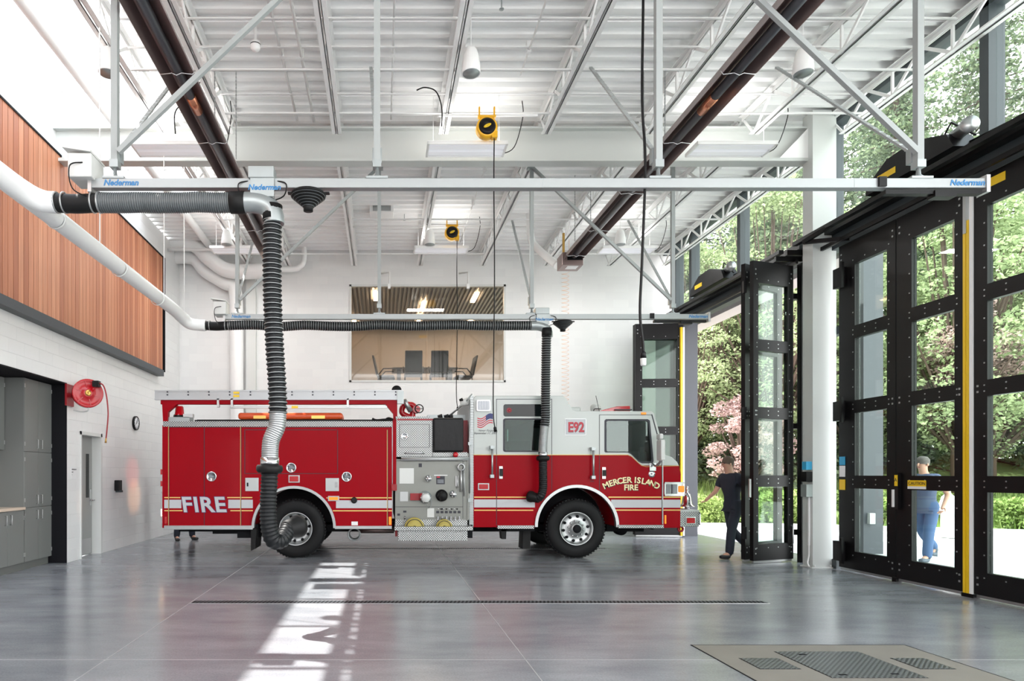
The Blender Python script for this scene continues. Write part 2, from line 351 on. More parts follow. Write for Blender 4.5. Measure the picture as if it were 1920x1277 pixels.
# left wall with cabinet alcove and door opening
m = MB(); A1, D0, D1, ZA, ZD = 10.68, 11.13, 11.98, 3.0, 2.23
m.box(XL-.3, XL, -4, YB+.2, ZA, ZC); m.box(XL-.3, XL, A1, D0, 0, ZA); m.box(XL-.3, XL, D1, YB+.2, 0, ZA); m.box(XL-.3, XL, D0, D1, ZD, ZA)
m.box(XL-1.1, XL-1.0, -4, A1+.1, 0, ZA); m.box(XL-1.0, XL-.3, -4, A1, ZA, ZA+.1); 
struct(m.build('wall_left', 'blockY'))
m = MB().box(XL-1.0, XL-.005, A1-.02, A1+.0, 0, ZA); m.box(XL-1.0, XL-.003, -4, A1, ZA-.02, ZA)
struct(m.build('trim_1', 'blackm'))['label'] = 'black lining of the cabinet alcove'
# back wall with high window
WX0, WX1, WZ0, WZ1 = -.84, 3.21, 3.86, 6.39
m = MB(); m.box(XL-.1, WX0, YB, YB+.2, 0, ZC+.05); m.box(WX1, 7.55, YB, YB+.2, 0, ZC+.05); m.box(WX0, WX1, YB, YB+.2, 0, WZ0); m.box(WX0, WX1, YB, YB+.2, WZ1, ZC+.05)
struct(m.build('wall_back', 'blockX'))
m = MB()
for a in ((WX0, WX0+.05, WZ0, WZ1), (WX1-.05, WX1, WZ0, WZ1), (WX0, WX1, WZ0, WZ0+.05), (WX0, WX1, WZ1-.05, WZ1)): m.box(a[0], a[1], YB-.02, YB+.1, a[2], a[3])
w2 = struct(m.build('window_2', 'offwhite')); w2['label'] = 'framed window high in the back wall, meeting room behind'
B('pane', 'roomglass', w2, WX0+.05, 1.17, YB+.04, YB+.05, WZ0+.05, WZ1-.05); B('pane', 'roomglass', w2, 1.18, WX1-.05, YB+.04, YB+.05, WZ0+.05, WZ1-.05)
# meeting room behind the window
RZ = 3.8
m = MB().box(-2.5, 5.2, YB+.2, 22.2, RZ-.1, RZ); m.box(-2.6, -2.5, YB+.2, 22.2, RZ, 6.6); m.box(-2.5, 5.2, 22.2, 22.3, RZ, 6.6)
struct(m.build('wall_meeting_room', 'roomwall'))
m = MB(); x = -2.5; m.box(-2.5, 5.2, YB+.2, 22.2, 6.62, 6.7)
while x < 5.2: m.box(x, x+.05, YB+.2, 22.2, 6.52, 6.62); x += .115
struct(m.build('ceiling_meeting_room', 'roomceil'))
m = MB()
for x, y in ((-.18, 18.0), (1.22, 19.1), (2.64, 18.2), (1.2, 20.6), (-.9, 21.2), (2.9, 21.2)):
    t = MB().box(x-.06, x+.06, y-.45, y+.45, 6.47, 6.5).build('strip_light', 'warm')
    tag(t, '%s warm strip light on the meeting room ceiling' % {-.18: 'left front', 1.22: 'middle front', 2.64: 'right front', 1.2: 'middle rear', -.9: 'left rear', 2.9: 'right rear'}[x], 'light', 'warm strip lights in the meeting room')
l = bpy.data.lights.new('meeting_room_light', 'AREA'); l.energy = 40; l.size = 4; l.color = (1, .75, .52)
lo = bpy.data.objects.new('meeting_room_light', l); lo.location = (1.4, 19.6, 6.4); COL.objects.link(lo)
t = thing('meeting_table', (1.2, 19.2, RZ), 'dark long table in the meeting room behind the window', 'table')
B('tabletop', 'tabletop', t, 0.3, 2.2, 18.5, 19.4, RZ+.72, RZ+.76)
for x in (.5, 2.0): B('leg', 'tabletop', t, x-.05, x+.05, 18.6, 19.3, RZ, RZ+.72)
def office_chair(x, y, rz, label):
    t = thing('office_chair', (0, 0, 0), label, 'chair', 'chairs around the meeting table')
    MB().box(-.25, .25, -.24, .24, .43, .5).build('seat', 'chairm', t, .02)
    MB().obox((-.24, .22, .5), (.48, 0, 0), (0, .05, 0), (0, .12, .58)).build('backrest', 'chairm', t, .02)
    for s in (-1, 1):
        MB().tube([(s*.27, .2, .5), (s*.28, .05, .68), (s*.28, -.2, .68)], .018, 6).build('armrest', 'black', t)
        MB().tube([(s*.24, -.22, 0), (s*.23, -.2, .44)], .015, 6).build('leg', 'black', t); MB().tube([(s*.24, .26, 0), (s*.23, .2, .44)], .015, 6).build('leg', 'black', t)
    t.location = (x, y, RZ); t.rotation_euler.z = rz
office_chair(.88, 18.0, R(180), 'dark chair, left of the two seen from behind at the meeting table')
office_chair(1.6, 18.0, R(180), 'dark chair, right of the two seen from behind at the meeting table')
office_chair(.12, 18.5, R(85), 'dark armchair at the left end of the meeting table')
office_chair(2.35, 18.5, R(-85), 'dark armchair at the right end of the meeting table')
struct(MB().box(XL-.3, 7.5, -5.2, -5, 0, 3.8).box(XL-.3, 7.5, -5.2, -5, 6.9, ZC).box(-1, -.7, -5.2, -5, 3.3, 6.9).box(3, 3.3, -5.2, -5, 3.3, 6.9).box(XL-.3, XL, -5, -4, 0, ZC).build('wall_front', 'white'))['label'] = 'unseen white wall behind the viewer, high openings added for daylight'  # unseen wall, added to deepen the engine's red and left open high for daylight
# cedar panel
m = MB(); m.box(XL, XL+.05, -4, 15.2, 3.9, 6.6); p = tag(m.build('cedar_panel', 'blackm'), 'long cedar slat wall panel with black base channel, high on the left wall', 'wall panel')
m = MB(); n = int(-4/.13)
for i in range(n, int(15.2/.13)): m.box(XL+.05, XL+.085, i*.13+.006, i*.13+.124, 3.9, 6.58)
m.build('slats', 'cedar', p)
m = MB().box(XL+.0, XL+.1, -4, 15.2, 6.58, 6.61).box(XL, XL+.1, 15.19, 15.22, 3.9, 6.61); m.build('edge_trim', 'blackm', p)
m = MB().box(XL, XL+.16, -4, 14.95, 3.76, 3.9); m.build('base_channel', 'charcoal', p)
# interior door
m = MB(); m.box(XL-.28, XL+.02, D1-.06, D1, 0, ZD); m.box(XL-.28, XL+.02, D0, D0+.03, 0, ZD); m.box(XL-.28, XL+.02, D0, D1, ZD-.06, ZD)
d1 = struct(m.build('door_1', 'offwhite')); d1['label'] = 'grey metal door with narrow glass strip and white frame in the left wall'
d = MB().box(XL-.2, XL-.15, D0+.03, D1-.06, .01, ZD-.06).build('door_leaf', 'doorgrey', d1)
B('vision_strip', 'darkglass', d, XL-.15, XL-.14, D1-.3, D1-.2, 1.05, 1.85); B('kick_plate', 'steel', d, XL-.15, XL-.145, D0+.07, D1-.1, .03, .3)
MB().box(XL-.15, XL-.14, D1-.17, D1-.1, .9, 1.2).cyl((XL-.14, D1-.13, 1.0), (XL-.07, D1-.13, 1.0), .015).tube([(XL-.07, D1-.13, 1.0), (XL-.07, D1-.27, 1.0)], .012, 8).build('lever_handle', 'chrome', d)
# ---------------------------------------------------------------- right side: columns, header, clerestory
for i, (y, nm) in enumerate(((10.1, 'between the closed and the open bay doors'), (4.9, 'at the near side of the closed bay door'))):
    t = thing('steel_column', (6.95, y+.1, 0), 'white square steel column '+nm, 'column', 'white columns at the bay doors')
    MB().box(6.8, 7.1, y, y+.24, 0, ZC-.02).box(6.87, 7.2, y+.04, y+.2, 0.02, ZC-.03).build('shaft', 'girder', t)
    MB().box(6.77, 7.13, y-.03, y+.27, 0, .015).cyl((6.82, y-.01, .015), (6.82, y-.01, .05), .012, 8).cyl((7.08, y-.01, .015), (7.08, y-.01, .05), .012, 8).build('base_plate', 'offwhite', t)
HB = 5.28
m = MB().box(XR, XR+.18, 4, 15.3, 5.02, HB); struct(m.build('wall_right', 'charcoal'))['label'] = 'dark steel header above the bay doors'
MY = [-1.0, 1.6, 4.2, 5.2, 7.76, 10.45, 13.1, 15.15, 15.95]
m = MB()
for y in MY: m.box(7.3, 7.5, y-.06, y+.06, HB, ZC)
m.box(7.3, 7.5, -3.5, YB, ZC-.12, ZC); m.box(7.3, 7.42, -3.5, YB, HB, HB+.05)
w3 = struct(m.build('window_3', 'charcoal')); w3['label'] = 'dark framed clerestory glazing above the bay doors'
for a, b in zip(MY[:-1], MY[1:]): B('pane', 'glass', w3, 7.39, 7.40, a+.06, b-.06, HB+.05, ZC-.12)
struct(MB().box(7.1, 7.5, 15.2, 15.6, 0, HB).box(7.1, 7.5, 15.6, YB, 0, HB).build('wall_right_far', 'pier'))['label'] = 'grey metal clad wall end beyond the open bay door'
struct(MB().box(7.3, 7.4, 9.9, 10.5, 0, 5.02).box(7.3, 7.4, 4.8, 5.3, 0, 5.02).build('window_4', 'glass'))['label'] = 'narrow glass sidelights beside the columns'
struct(MB().box(7.1, 7.45, 10.0, 10.45, 0, .14).box(7.28, 7.42, 10.0, 10.45, 3.72, 3.84).build('trim_2', 'charcoal'))['label'] = 'dark sill and rail of the narrow sidelight'
tag(MB().box(7.55, 7.95, -2, 18, 5.05, 5.25).build('entrance_canopy', 'canopy'), 'pale canopy slab outside above the bay doors', 'canopy')
t = thing('canopy_post', (9.2, 12.2, 0), 'grey steel post outside behind the closed bay door', 'post')
MB().box(9.03, 9.4, 12, 12.35, -.02, 6.2).build('shaft', 'pier', t); MB().box(9.1, 9.2, 11.93, 12, .55, .75).build('outlet_cover', 'offwhite', t)

# ---------------------------------------------------------------- folding bay doors
PZ = [(.32, 1.27), (1.46, 2.40), (2.59, 3.52), (3.71, 4.64)]
def leaf(parent, a, b, sa, sb, gl='greenglass', z0=.05, z1=5.0, t=.07, facet=0.012):
    a, b = Vector((*a, 0)), Vector((*b, 0)); u = (b-a); w = u.length; u.normalize(); nrm = Vector((u.y, -u.x, 0))
    m = MB(); o = a - nrm*t/2
    def bb(u0, u1, za, zb, n0=0, n1=t): m.obox(o+u*u0+nrm*n0+Vector((0,0,za)), u*(u1-u0), nrm*(n1-n0), Vector((0,0,zb-za)))
    bb(0, sa, z0, z1); bb(w-sb, w, z0, z1); zz = [z0] + [q for p in PZ for q in p] + [z1]
    for i in range(0, len(zz), 2): bb(sa, w-sb, zz[i], zz[i+1])
    m.m = 1                                    # rivets along the frames, both faces
    def riv(x, z, r=.008):
        for n0, n1 in ((-.004, 0), (t, t+.004)): bb(x-r, x+r, z-r, z+r, n0, n1)
    for pz in PZ:
        for z in [pz[0]-.06 + (pz[1]-pz[0]+.12)*k/4 for k in range(5)]: riv(sa-.035, z); riv(w-sb+.035, z)
        for x in (.33, .67): riv(sa+(w-sa-sb)*x, pz[0]-.06); riv(sa+(w-sa-sb)*x, pz[1]+.06)
    for z in (.17, .25, 4.78, 4.86, 2.46, 2.53): riv(.05, z, .012); riv(w-.05, z, .012)
    m.m = 0; fr = m.build('leaf', ['black', 'alu'], parent)
    for za, zb in PZ:
        g = MB(); g.obox(o+u*sa+nrm*(t/2-.006)+Vector((0,0,za)), u*(w-sa-sb), nrm*.012, Vector((0,0,zb-za))); g.build('glass_pane', gl, fr)
    g = MB(); g.obox(o+u*.02+nrm*(t*.2)+Vector((0,0,.012)), u*(w-.04), nrm*t*.6, Vector((0,0,.045))); g.build('bottom_sweep', 'alu', fr)
    return fr
def sticker(parent, name, m, x0, x1, y0, y1, z0, z1): return B(name, m, parent, x0, x1, y0, y1, z0, z1)
d2 = thing('door_2', (XR, 7.75, 0), None, None); d2['kind'] = 'structure'; d2['label'] = 'closed black folding bay door with four rows of glass'
Ys = [9.92, 8.82, 7.80]
L1 = leaf(d2, (XR, 9.92), (XR, 8.83), .33, .15); L2 = leaf(d2, (XR, 8.81), (XR, 7.80), .25, .12)
L3 = leaf(d2, (XR, 7.66), (XR, 6.60), .17, .2); L4 = leaf(d2, (XR, 6.58), (XR, 5.5), .2, .3)
for y0, y1, c in ((7.79, 7.755, 'yellow'), (7.745, 7.71, 'yellow'), (7.705, 7.665, 'white')):
    MB().box(XR-.05, XR+.03, y1, y0, .04, 4.55 if c == 'yellow' else 4.95).build('safety_edge', c, d2)
MB().box(XR-.06, XR+.04, 7.74, 7.78, 4.4, 4.93).build('edge_rail', 'alu', d2)
MB().box(XR-.08, XR-.035, 8.73, 8.83, 1.0, 1.5).build('lock_plate', 'black', L2)
MB().box(XR-.10, XR-.08, 8.79, 8.815, 1.03, 1.27).build('pull_handle', 'white', L1)
for z0 in (.15, 2.3, 4.35):
    MB().box(XR-.11, XR-.03, 9.78, 9.95, z0, z0+.3).box(XR-.14, XR-.1, 9.72, 9.76, z0-.03, z0+.36).build('hinge_bracket', 'black', L1)
k = B('caution_label', 'yellow', L2, XR-.04, XR-.036, 8.33, 8.62, 1.32, 1.40); B('label_panel', 'sticker', k, XR-.041, XR-.036, 8.33, 8.62, 1.285, 1.32)
text('CAUTION', .06, 'lettering', 'ink', k, (XR-.043, 8.47, 1.34), (R(90), 0, R(-90)), .001)
k = B('warning_sticker', 'yellow', L2, XR-.09, XR-.085, 8.73, 8.78, 1.32, 1.47)
for z0, z1, c in ((1.62, 1.75, 'bluest'), (1.44, 1.61, 'sticker'), (1.24, 1.4, 'yellow')): sticker(L1, 'sticker', c, XR-.045, XR-.038, 9.78, 9.9, z0, z1)
text('A', .07, 'lettering', 'ink', k, (XR-.093, 8.755, 1.38), (R(90), 0, R(-90)), .001)
MB().box(XR-.06, XR+.02, 8.79, 8.86, 0, .06).box(XR-.06, XR+.02, 7.64, 7.8, 0, .045).build('light_gap_block', 'black', d2)  # black blocks added to stop outside light showing at the leaf joints
k = B('warning_sticker', 'yellow', L3, XR-.04, XR-.036, 7.27, 7.45, 4.83, 4.93); B('label_panel', 'sticker', k, XR-.041, XR-.036, 7.45, 7.52, 4.83, 4.93)
# header operator of door 2
def operator(y0, y1, root_label, ym, parent=None):
    t = thing('door_operator', (XR-.1, (y0+y1)/2, 5.28), root_label, 'door operator', 'black operators above the bay doors')
    MB().box(XR-.14, XR, y0, y1, 5.25, 5.36).box(XR-.42, XR-.34, y0+.1, y1-.1, 5.2, 5.26).box(XR-.2, XR-.16, y0, y1, 5.0, 5.06).build('track_rail', 'black', t)
    m = MB(); m.prism([(ym-.75, 5.33), (ym-.65, 5.52), (ym-.2, 5.68), (ym+.25, 5.66), (ym+.6, 5.45), (ym+.62, 5.33)], XR-.42, XR-.12, 'X'); hb = m.build('gear_housing', 'black', t)
    MB().box(XR-.425, XR-.42, ym+.1, ym+.4, 5.42, 5.5).build('warning_sticker', 'yellow', hb)
    MB().lathe((XR-.27, ym-.6, 5.52), (-.25, -1, 0), [(-.12, .0), (-.12, .07), (.22, .075), (.24, .09), (.3, .09), (.3, .0)], 20).build('motor', 'alu', t)
    for s, yy in ((1, y1-.2), (-1, y0+.2)):
        MB().beam((XR-.15, ym+s*.6, 5.4), (XR-.5, yy-s*.3, 5.12), .05, .06).beam((XR-.5, yy-s*.3, 5.12), (XR-.1, yy-s*.75, 5.02), .05, .06).build('linkage_arm', 'black', t)
    m = MB().tube([(XR-.3, ym-.5, 5.6), (XR-.36, ym-.65, 5.66), (XR-.3, ym-.9, 5.38)], .012, 6); m.build('cable', 'black', t)
    for yy in (y0+.05, y1-.1): MB().box(XR-.5, XR-.05, yy, yy+.05, 5.06, 5.14).build('end_bracket', 'black', t)
    return t
operator(5.3, 10.55, 'black motorised operator above the closed bay door', 8.25)
operator(10.7, 15.2, 'black motorised operator above the open bay door', 13.3)
# middle bay door, folded open on both sides
d3 = thing('door_3', (XR, 13, 0), None, None); d3['kind'] = 'structure'; d3['label'] = 'black folding bay door standing open, leaves folded to both jambs'
Lf = leaf(d3, (6.10, 10.56), (6.95, 10.86), .11, .13); Lb = leaf(d3, (6.05, 10.72), (7.0, 11.25), .15, .15)
Fa = leaf(d3, (5.95, 15.05), (7.04, 14.98), .16, .14); Fb = leaf(d3, (5.95, 15.14), (7.06, 15.14), .15, .15)
MB().beam((6.05, 10.68, .4), (6.05, 10.68, .6), .05, .05).beam((6.05, 10.68, 4.5), (6.05, 10.68, 4.7), .05, .05).beam((6.05, 10.68, 2.4), (6.05, 10.68, 2.6), .05, .05).build('fold_hinge', 'black', Lf)
for z in (.45, 2.25, 4.45): MB().box(6.9, 7.12, 10.84, 10.95, z, z+.09).build('hinge_arm', 'black', Lf)
MB().tube([(6.9, 10.79, .3), (6.9, 10.74, .32), (6.9, 10.74, .6), (6.9, 10.79, .62)], .012, 8).build('pull_handle', 'alu', Lf)
MB().box(6.03, 6.06, 10.5, 10.53, 1.1, 1.4).build('edge_handle', 'alu', Lf)
MB().box(7.02, 7.16, 10.7, 10.82, 0, 5.02).build('jamb', 'black', d3); MB().box(7.08, 7.14, 15.1, 15.18, 0, 5.02).build('jamb', 'charcoal', d3)
MB().box(6.96, 7.0, 14.9, 14.95, .04, 4.9).build('safety_edge', 'yellow', d3); MB().box(7.01, 7.05, 14.9, 14.95, .04, 4.9).build('safety_edge', 'white', d3)

# ================================================================= ROOF STRUCTURE
for i, (y, nm) in enumerate(((10.3, 'front'),)):
    t = thing('roof_girder', (1, y, 6.48), 'deep white steel girder spanning the bay above the fire engine', 'girder')
    MB().box(-5.25, 6.9, y, y+.015, 6.53, 7.01).build('web', 'girder', t)
    MB().box(-5.25, 6.9, y-.09, y+.11, 6.48, 6.53).build('flange', 'girder', t); MB().box(-5.25, 6.9, y-.09, y+.11, 7.0, 7.03).build('flange', 'girder', t)
    MB().prism([(6.35, 6.53), (6.8, 6.53), (6.8, 7.0)], y-.09, y-.07).build('haunch_plate', 'white', t)
JX = [-2.38, -.70, .96, 2.56, 4.16, 5.80, 7.2]
def joist(x, y0, y1, label, grp):
    t = thing('roof_joist', (x, (y0+y1)/2, 6.78), label, 'joist', grp)
    m = MB()
    for s in (-1, 1): m.box(x+s*.012, x+s*.075, y0, y1, ZC-.05, ZC-.04); m.box(x+s*.012, x+s*.02, y0, y1, ZC-.11, ZC-.04)
    m.build('top_chord', 'white', t); m = MB()
    for s in (-1, 1): m.box(x+s*.012, x+s*.075, y0+.3, y1-.3, 6.78, 6.79); m.box(x+s*.012, x+s*.02, y0+.3, y1-.3, 6.78, 6.84)
    m.build('bottom_chord', 'white', t); m = MB(); n = max(2, round((y1-y0-.6)/1.0)); d = (y1-y0-.6)/n
    for k in range(n):
        ya = y0+.3+k*d; m.beam((x, ya, 6.8), (x, ya+d*.5, ZC-.07), .022, .04); m.beam((x, ya+d*.5, ZC-.07), (x, ya+d, 6.8), .022, .04)
        if k: m.beam((x, ya, 6.8), (x, ya, ZC-.06), .03, .03)
    m.beam((x, y0, ZC-.07), (x, y0+.3, 6.8), .022, .03).beam((x, y1, ZC-.07), (x, y1-.3, 6.8), .022, .03)
    m.build('web', 'white', t); return t
for i, x in enumerate(JX):
    joist(x, 3.0, 10.28, 'white open-web joist, %s from the left, on the near side of the girder' % ORD[i], 'roof joists in front of the girder')
    joist(x, 10.4, YB, 'white open-web joist, %s from the left, on the far side of the girder' % ORD[i], 'roof joists behind the girder')
joist(SKX-.03, 3.0, 10.28, 'white joist beside the skylight opening, near side of the girder', 'skylight edge joists')
joist(SKX-.03, 10.4, YB, 'white joist beside the skylight opening, far side of the girder', 'skylight edge joists')
BR = [(5.2, 7.12), (6.6, 7.12), (7.9, 7.1), (8.43, 7.1), (8.43, 6.8), (9.47, 7.1), (9.45, 6.8), (11.6, 6.83), (12.6, 7.1), (13.4, 6.8), (14.6, 7.1), (15.6, 6.83)]
for i, (y, z) in enumerate(BR):
    tag(MB().box(SKX, 7.1, y-.018, y+.018, z, z+.006).box(SKX, 7.1, y+.012, y+.018, z, z+.036).build('bridging_angle', 'white'),
        'thin white bridging angle running across the joists, %s, %s from the front' % ('upper' if z > 7 else 'lower', ORD[i] if i < 8 else ORD[i-6]+' last' if i > 9 else ['ninth', 'tenth'][i-8]), 'bracing', 'thin bridging angles under the roof')
# sprinkler and conduit pipes along the roof
for x, z, y0, y1, r, lab in ((-1.35, 7.12, 3, 10.2, .02, 'thin white conduit under the deck, left one of the pair'), (-1.08, 7.1, 3, 10.2, .022, 'thin white conduit under the deck, right one of the pair'),
                    (.15, 7.14, 3, 10.2, .014, 'thin white conduit left of the middle pendant lamp'), (1.95, 7.1, 5, 9.0, .014, 'thin white conduit right of the middle pendant lamp'), (1.9, 7.1, 11, 15.5, .014, 'thin white conduit beyond the girder')):
    m = MB().tube([(x, y0, z), (x, y1, z)], r, 8)
    for k in range(3): m.box(x-.03, x+.03, y0+.8+k*(y1-y0)/3, y0+.86+k*(y1-y0)/3, z-.02, z+.12)
    tag(m.build('conduit', 'white'), lab, 'pipe')
def path(name, pts, r, m, label, cat, n=14, parent=None, sub=6):
    P = smooth(pts, sub); o = MB().tube(P, r, n).build(name, m, parent); return tag(o, label, cat)
def smooth(pts, sub=6):
    P = [Vector(p) for p in pts]; out = []
    for i in range(len(P)-1):
        p0, p1, p2, p3 = P[max(i-1, 0)], P[i], P[i+1], P[min(i+2, len(P)-1)]
        for k in range(sub):
            t = k/sub; out.append(.5*((2*p1)+(p2-p0)*t+(2*p0-5*p1+4*p2-p3)*t*t+(3*p1-p0-3*p2+p3)*t**3))
    return out + [P[-1]]
path('skylight_pipe', [(-4.3, 4, 7.12), (-4.3, 15.9, 7.16), (-4.3, 16.2, 7.0), (-4.3, 16.3, 6.6)], .085, 'white', 'long white pipe running beside the skylight to the back wall', 'pipe')
path('air_duct', [at(240, 455, 16), at(352, 455, 16), at(392, 485, 16), at(430, 508, 16), at(500, 508, 16)], .185, 'white', 'large white duct snaking along the top of the back wall', 'duct', 20)
path('air_duct', [at(318, 482, 16.35), at(362, 484, 16.35), at(385, 508, 16.35), at(420, 530, 16.35), at(441, 545, 16.35), at(444, 640, 16.35), at(444, 740, 16.35), (-3.66, 16.35, .3)], .17, 'white', 'white duct behind the snaking duct, turning down the back wall', 'duct', 20)
path('drain_pipe', [at(500, 505, 16.3), at(548, 505, 16.3), at(562, 500, 16.3), at(570, 485, 16.3), at(571, 415, 16.3)], .07, 'white', 'white pipe bending up to the deck right of the ducts', 'pipe')
m = MB(); a, b = at(462, 560, 16.5), at(480, 560, 16.5); m.box(a.x, b.x, 16.45, 16.6, .3, 6.9); tag(m.build('wall_channel', 'offwhite'), 'narrow vertical channel on the back wall beside the down duct', 'channel')
for y in (15.99,): tag(MB().tube([(XL, 15.7, 6.98), (-2.5, 15.7, 6.98)], .04, 8).build('sprinkler_pipe', 'white'), 'white sprinkler pipe above the large duct', 'pipe')
path('burner_intake', [at(993, 400, 14.2), at(996, 448, 14.2), at(1010, 468, 14), at(1045, 498, 13.4)], .08, 'white', 'white intake pipe leading down to the right heater burner', 'pipe')

# ================================================================= CABINETS
CX = XL-.25
def cab(y0, y1, z0, z1, face, label, rows, pulls, side='cabdark'):
    t = thing('cabinet', (face-.3, (y0+y1)/2, z0), label, 'cabinet', 'grey wall cabinets in the alcove')
    MB().box(-6.22, face-.02, y0+.003, y1-.003, z0, z1).build('body', side, t)
    for (a, b), ph in zip(rows, pulls):
        for k in (0, 1):
            ya = y0+.004+k*(y1-y0)/2; yb = ya+(y1-y0)/2-.008
            d = B('cabinet_door', 'cabgrey', t, face-.02, face, ya, yb, a+.004, b-.004, bevel=.002)
            yh = yb-.06 if k == 0 else ya+.06
            MB().tube([(face, yh, ph-.07), (face+.03, yh, ph-.07), (face+.03, yh, ph+.07), (face, yh, ph+.07)], .006, 6).build('pull_handle', 'steel', d)
            for zz in (a+.12, b-.12): MB().box(face-.001, face+.006, (ya-.004 if k == 0 else yb-.012), (ya+.012 if k == 0 else yb+.004), zz-.03, zz+.03).build('hinge', 'steel', d)
cab(9.85, 10.66, .12, 2.97, CX, 'tall grey cabinet with three tiers of doors next to the black alcove end', [(.12, .96), (.96, 1.83), (1.83, 2.97)], (.84, 1.08, 1.96))
cab(8.97, 9.84, .12, .93, CX, 'grey base cabinet under the worktop, next to the tall cabinet', [(.12, .93)], (.80,))
cab(8.09, 8.96, .12, .93, CX, 'grey base cabinet under the worktop, second from the tall cabinet', [(.12, .93)], (.80,))
cab(8.97, 9.84, 1.85, 2.97, XL-.55, 'grey upper cabinet beside the tall cabinet', [(1.85, 2.97)], (1.98,))
tag(B('worktop', 'counter', None, -6.24, CX+.02, 7.2, 9.845, .935, .975), 'pale wood worktop on the grey base cabinets', 'worktop')
tag(B('cabinet_plinth', 'cabdark', None, -6.2, CX-.06, 7.2, 10.66, .0, .118), 'dark grey recessed plinth under the cabinets', 'plinth')
# ================================================================= EXHAUST EXTRACTION
def ribbed(pts, r, pitch, amp, m_black='hose', n=16, name='hose', parent=None, label=None, cols=None):
    P = smooth(pts, 14); L = [0]
    for a, b in zip(P[:-1], P[1:]): L.append(L[-1]+(b-a).length)
    tot = L[-1]; k = int(tot/pitch); out = []; rad = []; mi = []
    def pos(s):
        s = min(max(s, 0), tot); j = max(i for i in range(len(L)) if L[i] <= s+1e-9); j = min(j, len(P)-2)
        return P[j].lerp(P[j+1], (s-L[j])/max(1e-9, L[j+1]-L[j]))
    for i in range(k):
        for f, ra, c in ((0, r, 0), (.42, r-amp, 0), (.78, r, 1), (.95, r+amp*.3, 0)):
            out.append(pos((i+f)*tot/k)); rad.append(ra); mi.append(c)
    out.append(pos(tot)); rad.append(r)
    return MB().tube(out, rad, n, mats=mi), out
def exhaust(Y, s, tagtxt, drop, metal, nozzle, hose_h, xl, xr, xc, near):
    zr = 4.2; side = tagtxt; short = 'front rail' if near else 'rear rail'
    # rail
    t = thing('exhaust_rail', (1.4, Y, zr), 'long aluminium extraction rail hanging %s' % side, 'rail', 'extraction rails')
    MB().box(xl, xr, Y-.04, Y+.04, zr-.045, zr+.04).build('rail_profile', 'railalu', t)
    for x in (xl+.005, xr-.02): B('end_plate', 'steel', t, x-.01, x+.025, Y-.055, Y+.055, zr-.09, zr+.07)
    for x in (1.5, 4.4): B('rail_joint', 'galv', t, x, x+.004, Y-.042, Y+.042, zr-.047, zr+.042)
    B('end_stop', 'black', t, 4.62, 4.69, Y-.06, Y-.03, zr-.04, zr+.05)
    for x in (xl+.30, xr-.2): text('Nederman', .075, 'brand_lettering', 'blue', t, (x, Y-.042, zr-.025), ext=.0015, off=.002, shear=.25)
    MB().box(xr-.95, xr-.05, Y-.03, Y+.03, zr-.1, zr-.06).box(xr-.5, xr-.3, Y-.045, Y+.045, zr-.13, zr-.07).build('stop_gear', 'black', t)
    # hangers and braces
    for i, xh in enumerate((-2.5, -.045, 2.59, 5.03)):
        t = thing('rail_hanger', (xh, Y, zr+.05), 'white vertical strut holding the %s, %s of four' % (short, ORD[i]), 'strut', 'struts holding the rail '+side)
        MB().box(xh-.03, xh+.03, Y-.03, Y+.03, zr+.16, ZC-.05).build('strut', 'strut', t)
        MB().box(xh-.1, xh+.1, Y-.05, Y+.05, zr+.04, zr+.06).lathe((xh, Y, zr+.06), (0,0,1), [(0, .05), (.03, .02), (.12, .015)], 8).box(xh-.04, xh+.04, Y-.04, Y+.04, zr+.15, zr+.22).build('clamp', 'galv', t)
        yb = Y+2.4
        if i != 1 or near:
            b = thing('rail_brace', (xh, Y+.5, zr+.4), 'thin perforated brace leaning back from the %s strut, %s' % (ORD[i], short), 'brace', 'perforated braces of the rail '+side)
            e = Vector((xh+(.15 if xh > 0 else -.1), yb, 6.82)); a0 = Vector((xh, Y+.04, zr+.3))
            m = MB().beam(a0, e, .04, .02); m.m = 1; n = 26
            for k in range(1, n): q = a0.lerp(e, k/n); m.box(q.x-.021, q.x+.021, q.y-.013, q.y+.013, q.z-.009, q.z+.009) if k % 1 == 0 else None
            m.build('perforated_bar', ['strut', 'alu'], b); B('foot_bracket', 'galv', b, xh-.045, xh+.045, Y+.03, Y+.09, zr+.22, zr+.36)
        if i in (0, 3):
            sg = 1 if i == 0 else -1
            b = thing('rail_brace', (xh+sg, Y, zr+1.3), 'long diagonal white brace from the %s strut, %s' % (ORD[i], short), 'brace', 'diagonal braces of the rail '+side)
            MB().beam((xh+sg*.05, Y-.05, zr+.28), (xh+sg*2.48, Y-.05, 6.8), .045, .045).build('channel_bar', 'strut', b)
            MB().box(xh+sg*2.4, xh+sg*2.52, Y-.07, Y+.03, 6.74, 6.9).build('top_bracket', 'galv', b)
    # control box on the left end
    t = thing('control_box', (xl, Y, zr+.05), 'white control box on the left end of the '+short, 'box')
    MB().box(xl-.16, xl+.06, Y-.12, Y+.15, zr+.02, zr+.24).build('housing', 'offwhite', t, .01)
    MB().prism([(xl-.2, zr+.28), (xl+.06, zr+.24), (xl+.06, zr+.26), (xl-.2, zr+.3)], Y-.14, Y+.17).build('cover_flap', 'offwhite', t)
    MB().tube(smooth([(xl-.02, Y-.12, zr+.15), (xl-.12, Y-.16, zr+.1), (xl-.1, Y-.15, zr-.1), (xl+.02, Y-.06, zr-.14), (xl+.1, Y-.03, zr-.09)]), .006, 6).build('cable', 'black', t)
    # trolley
    t = thing('hose_trolley', (xc, Y, zr), 'galvanised hose trolley riding the rail '+side, 'trolley')
    MB().box(xc-.13, xc+.11, Y-.08, Y+.08, zr+.03, zr+.14).build('housing', 'galv', t, .008)
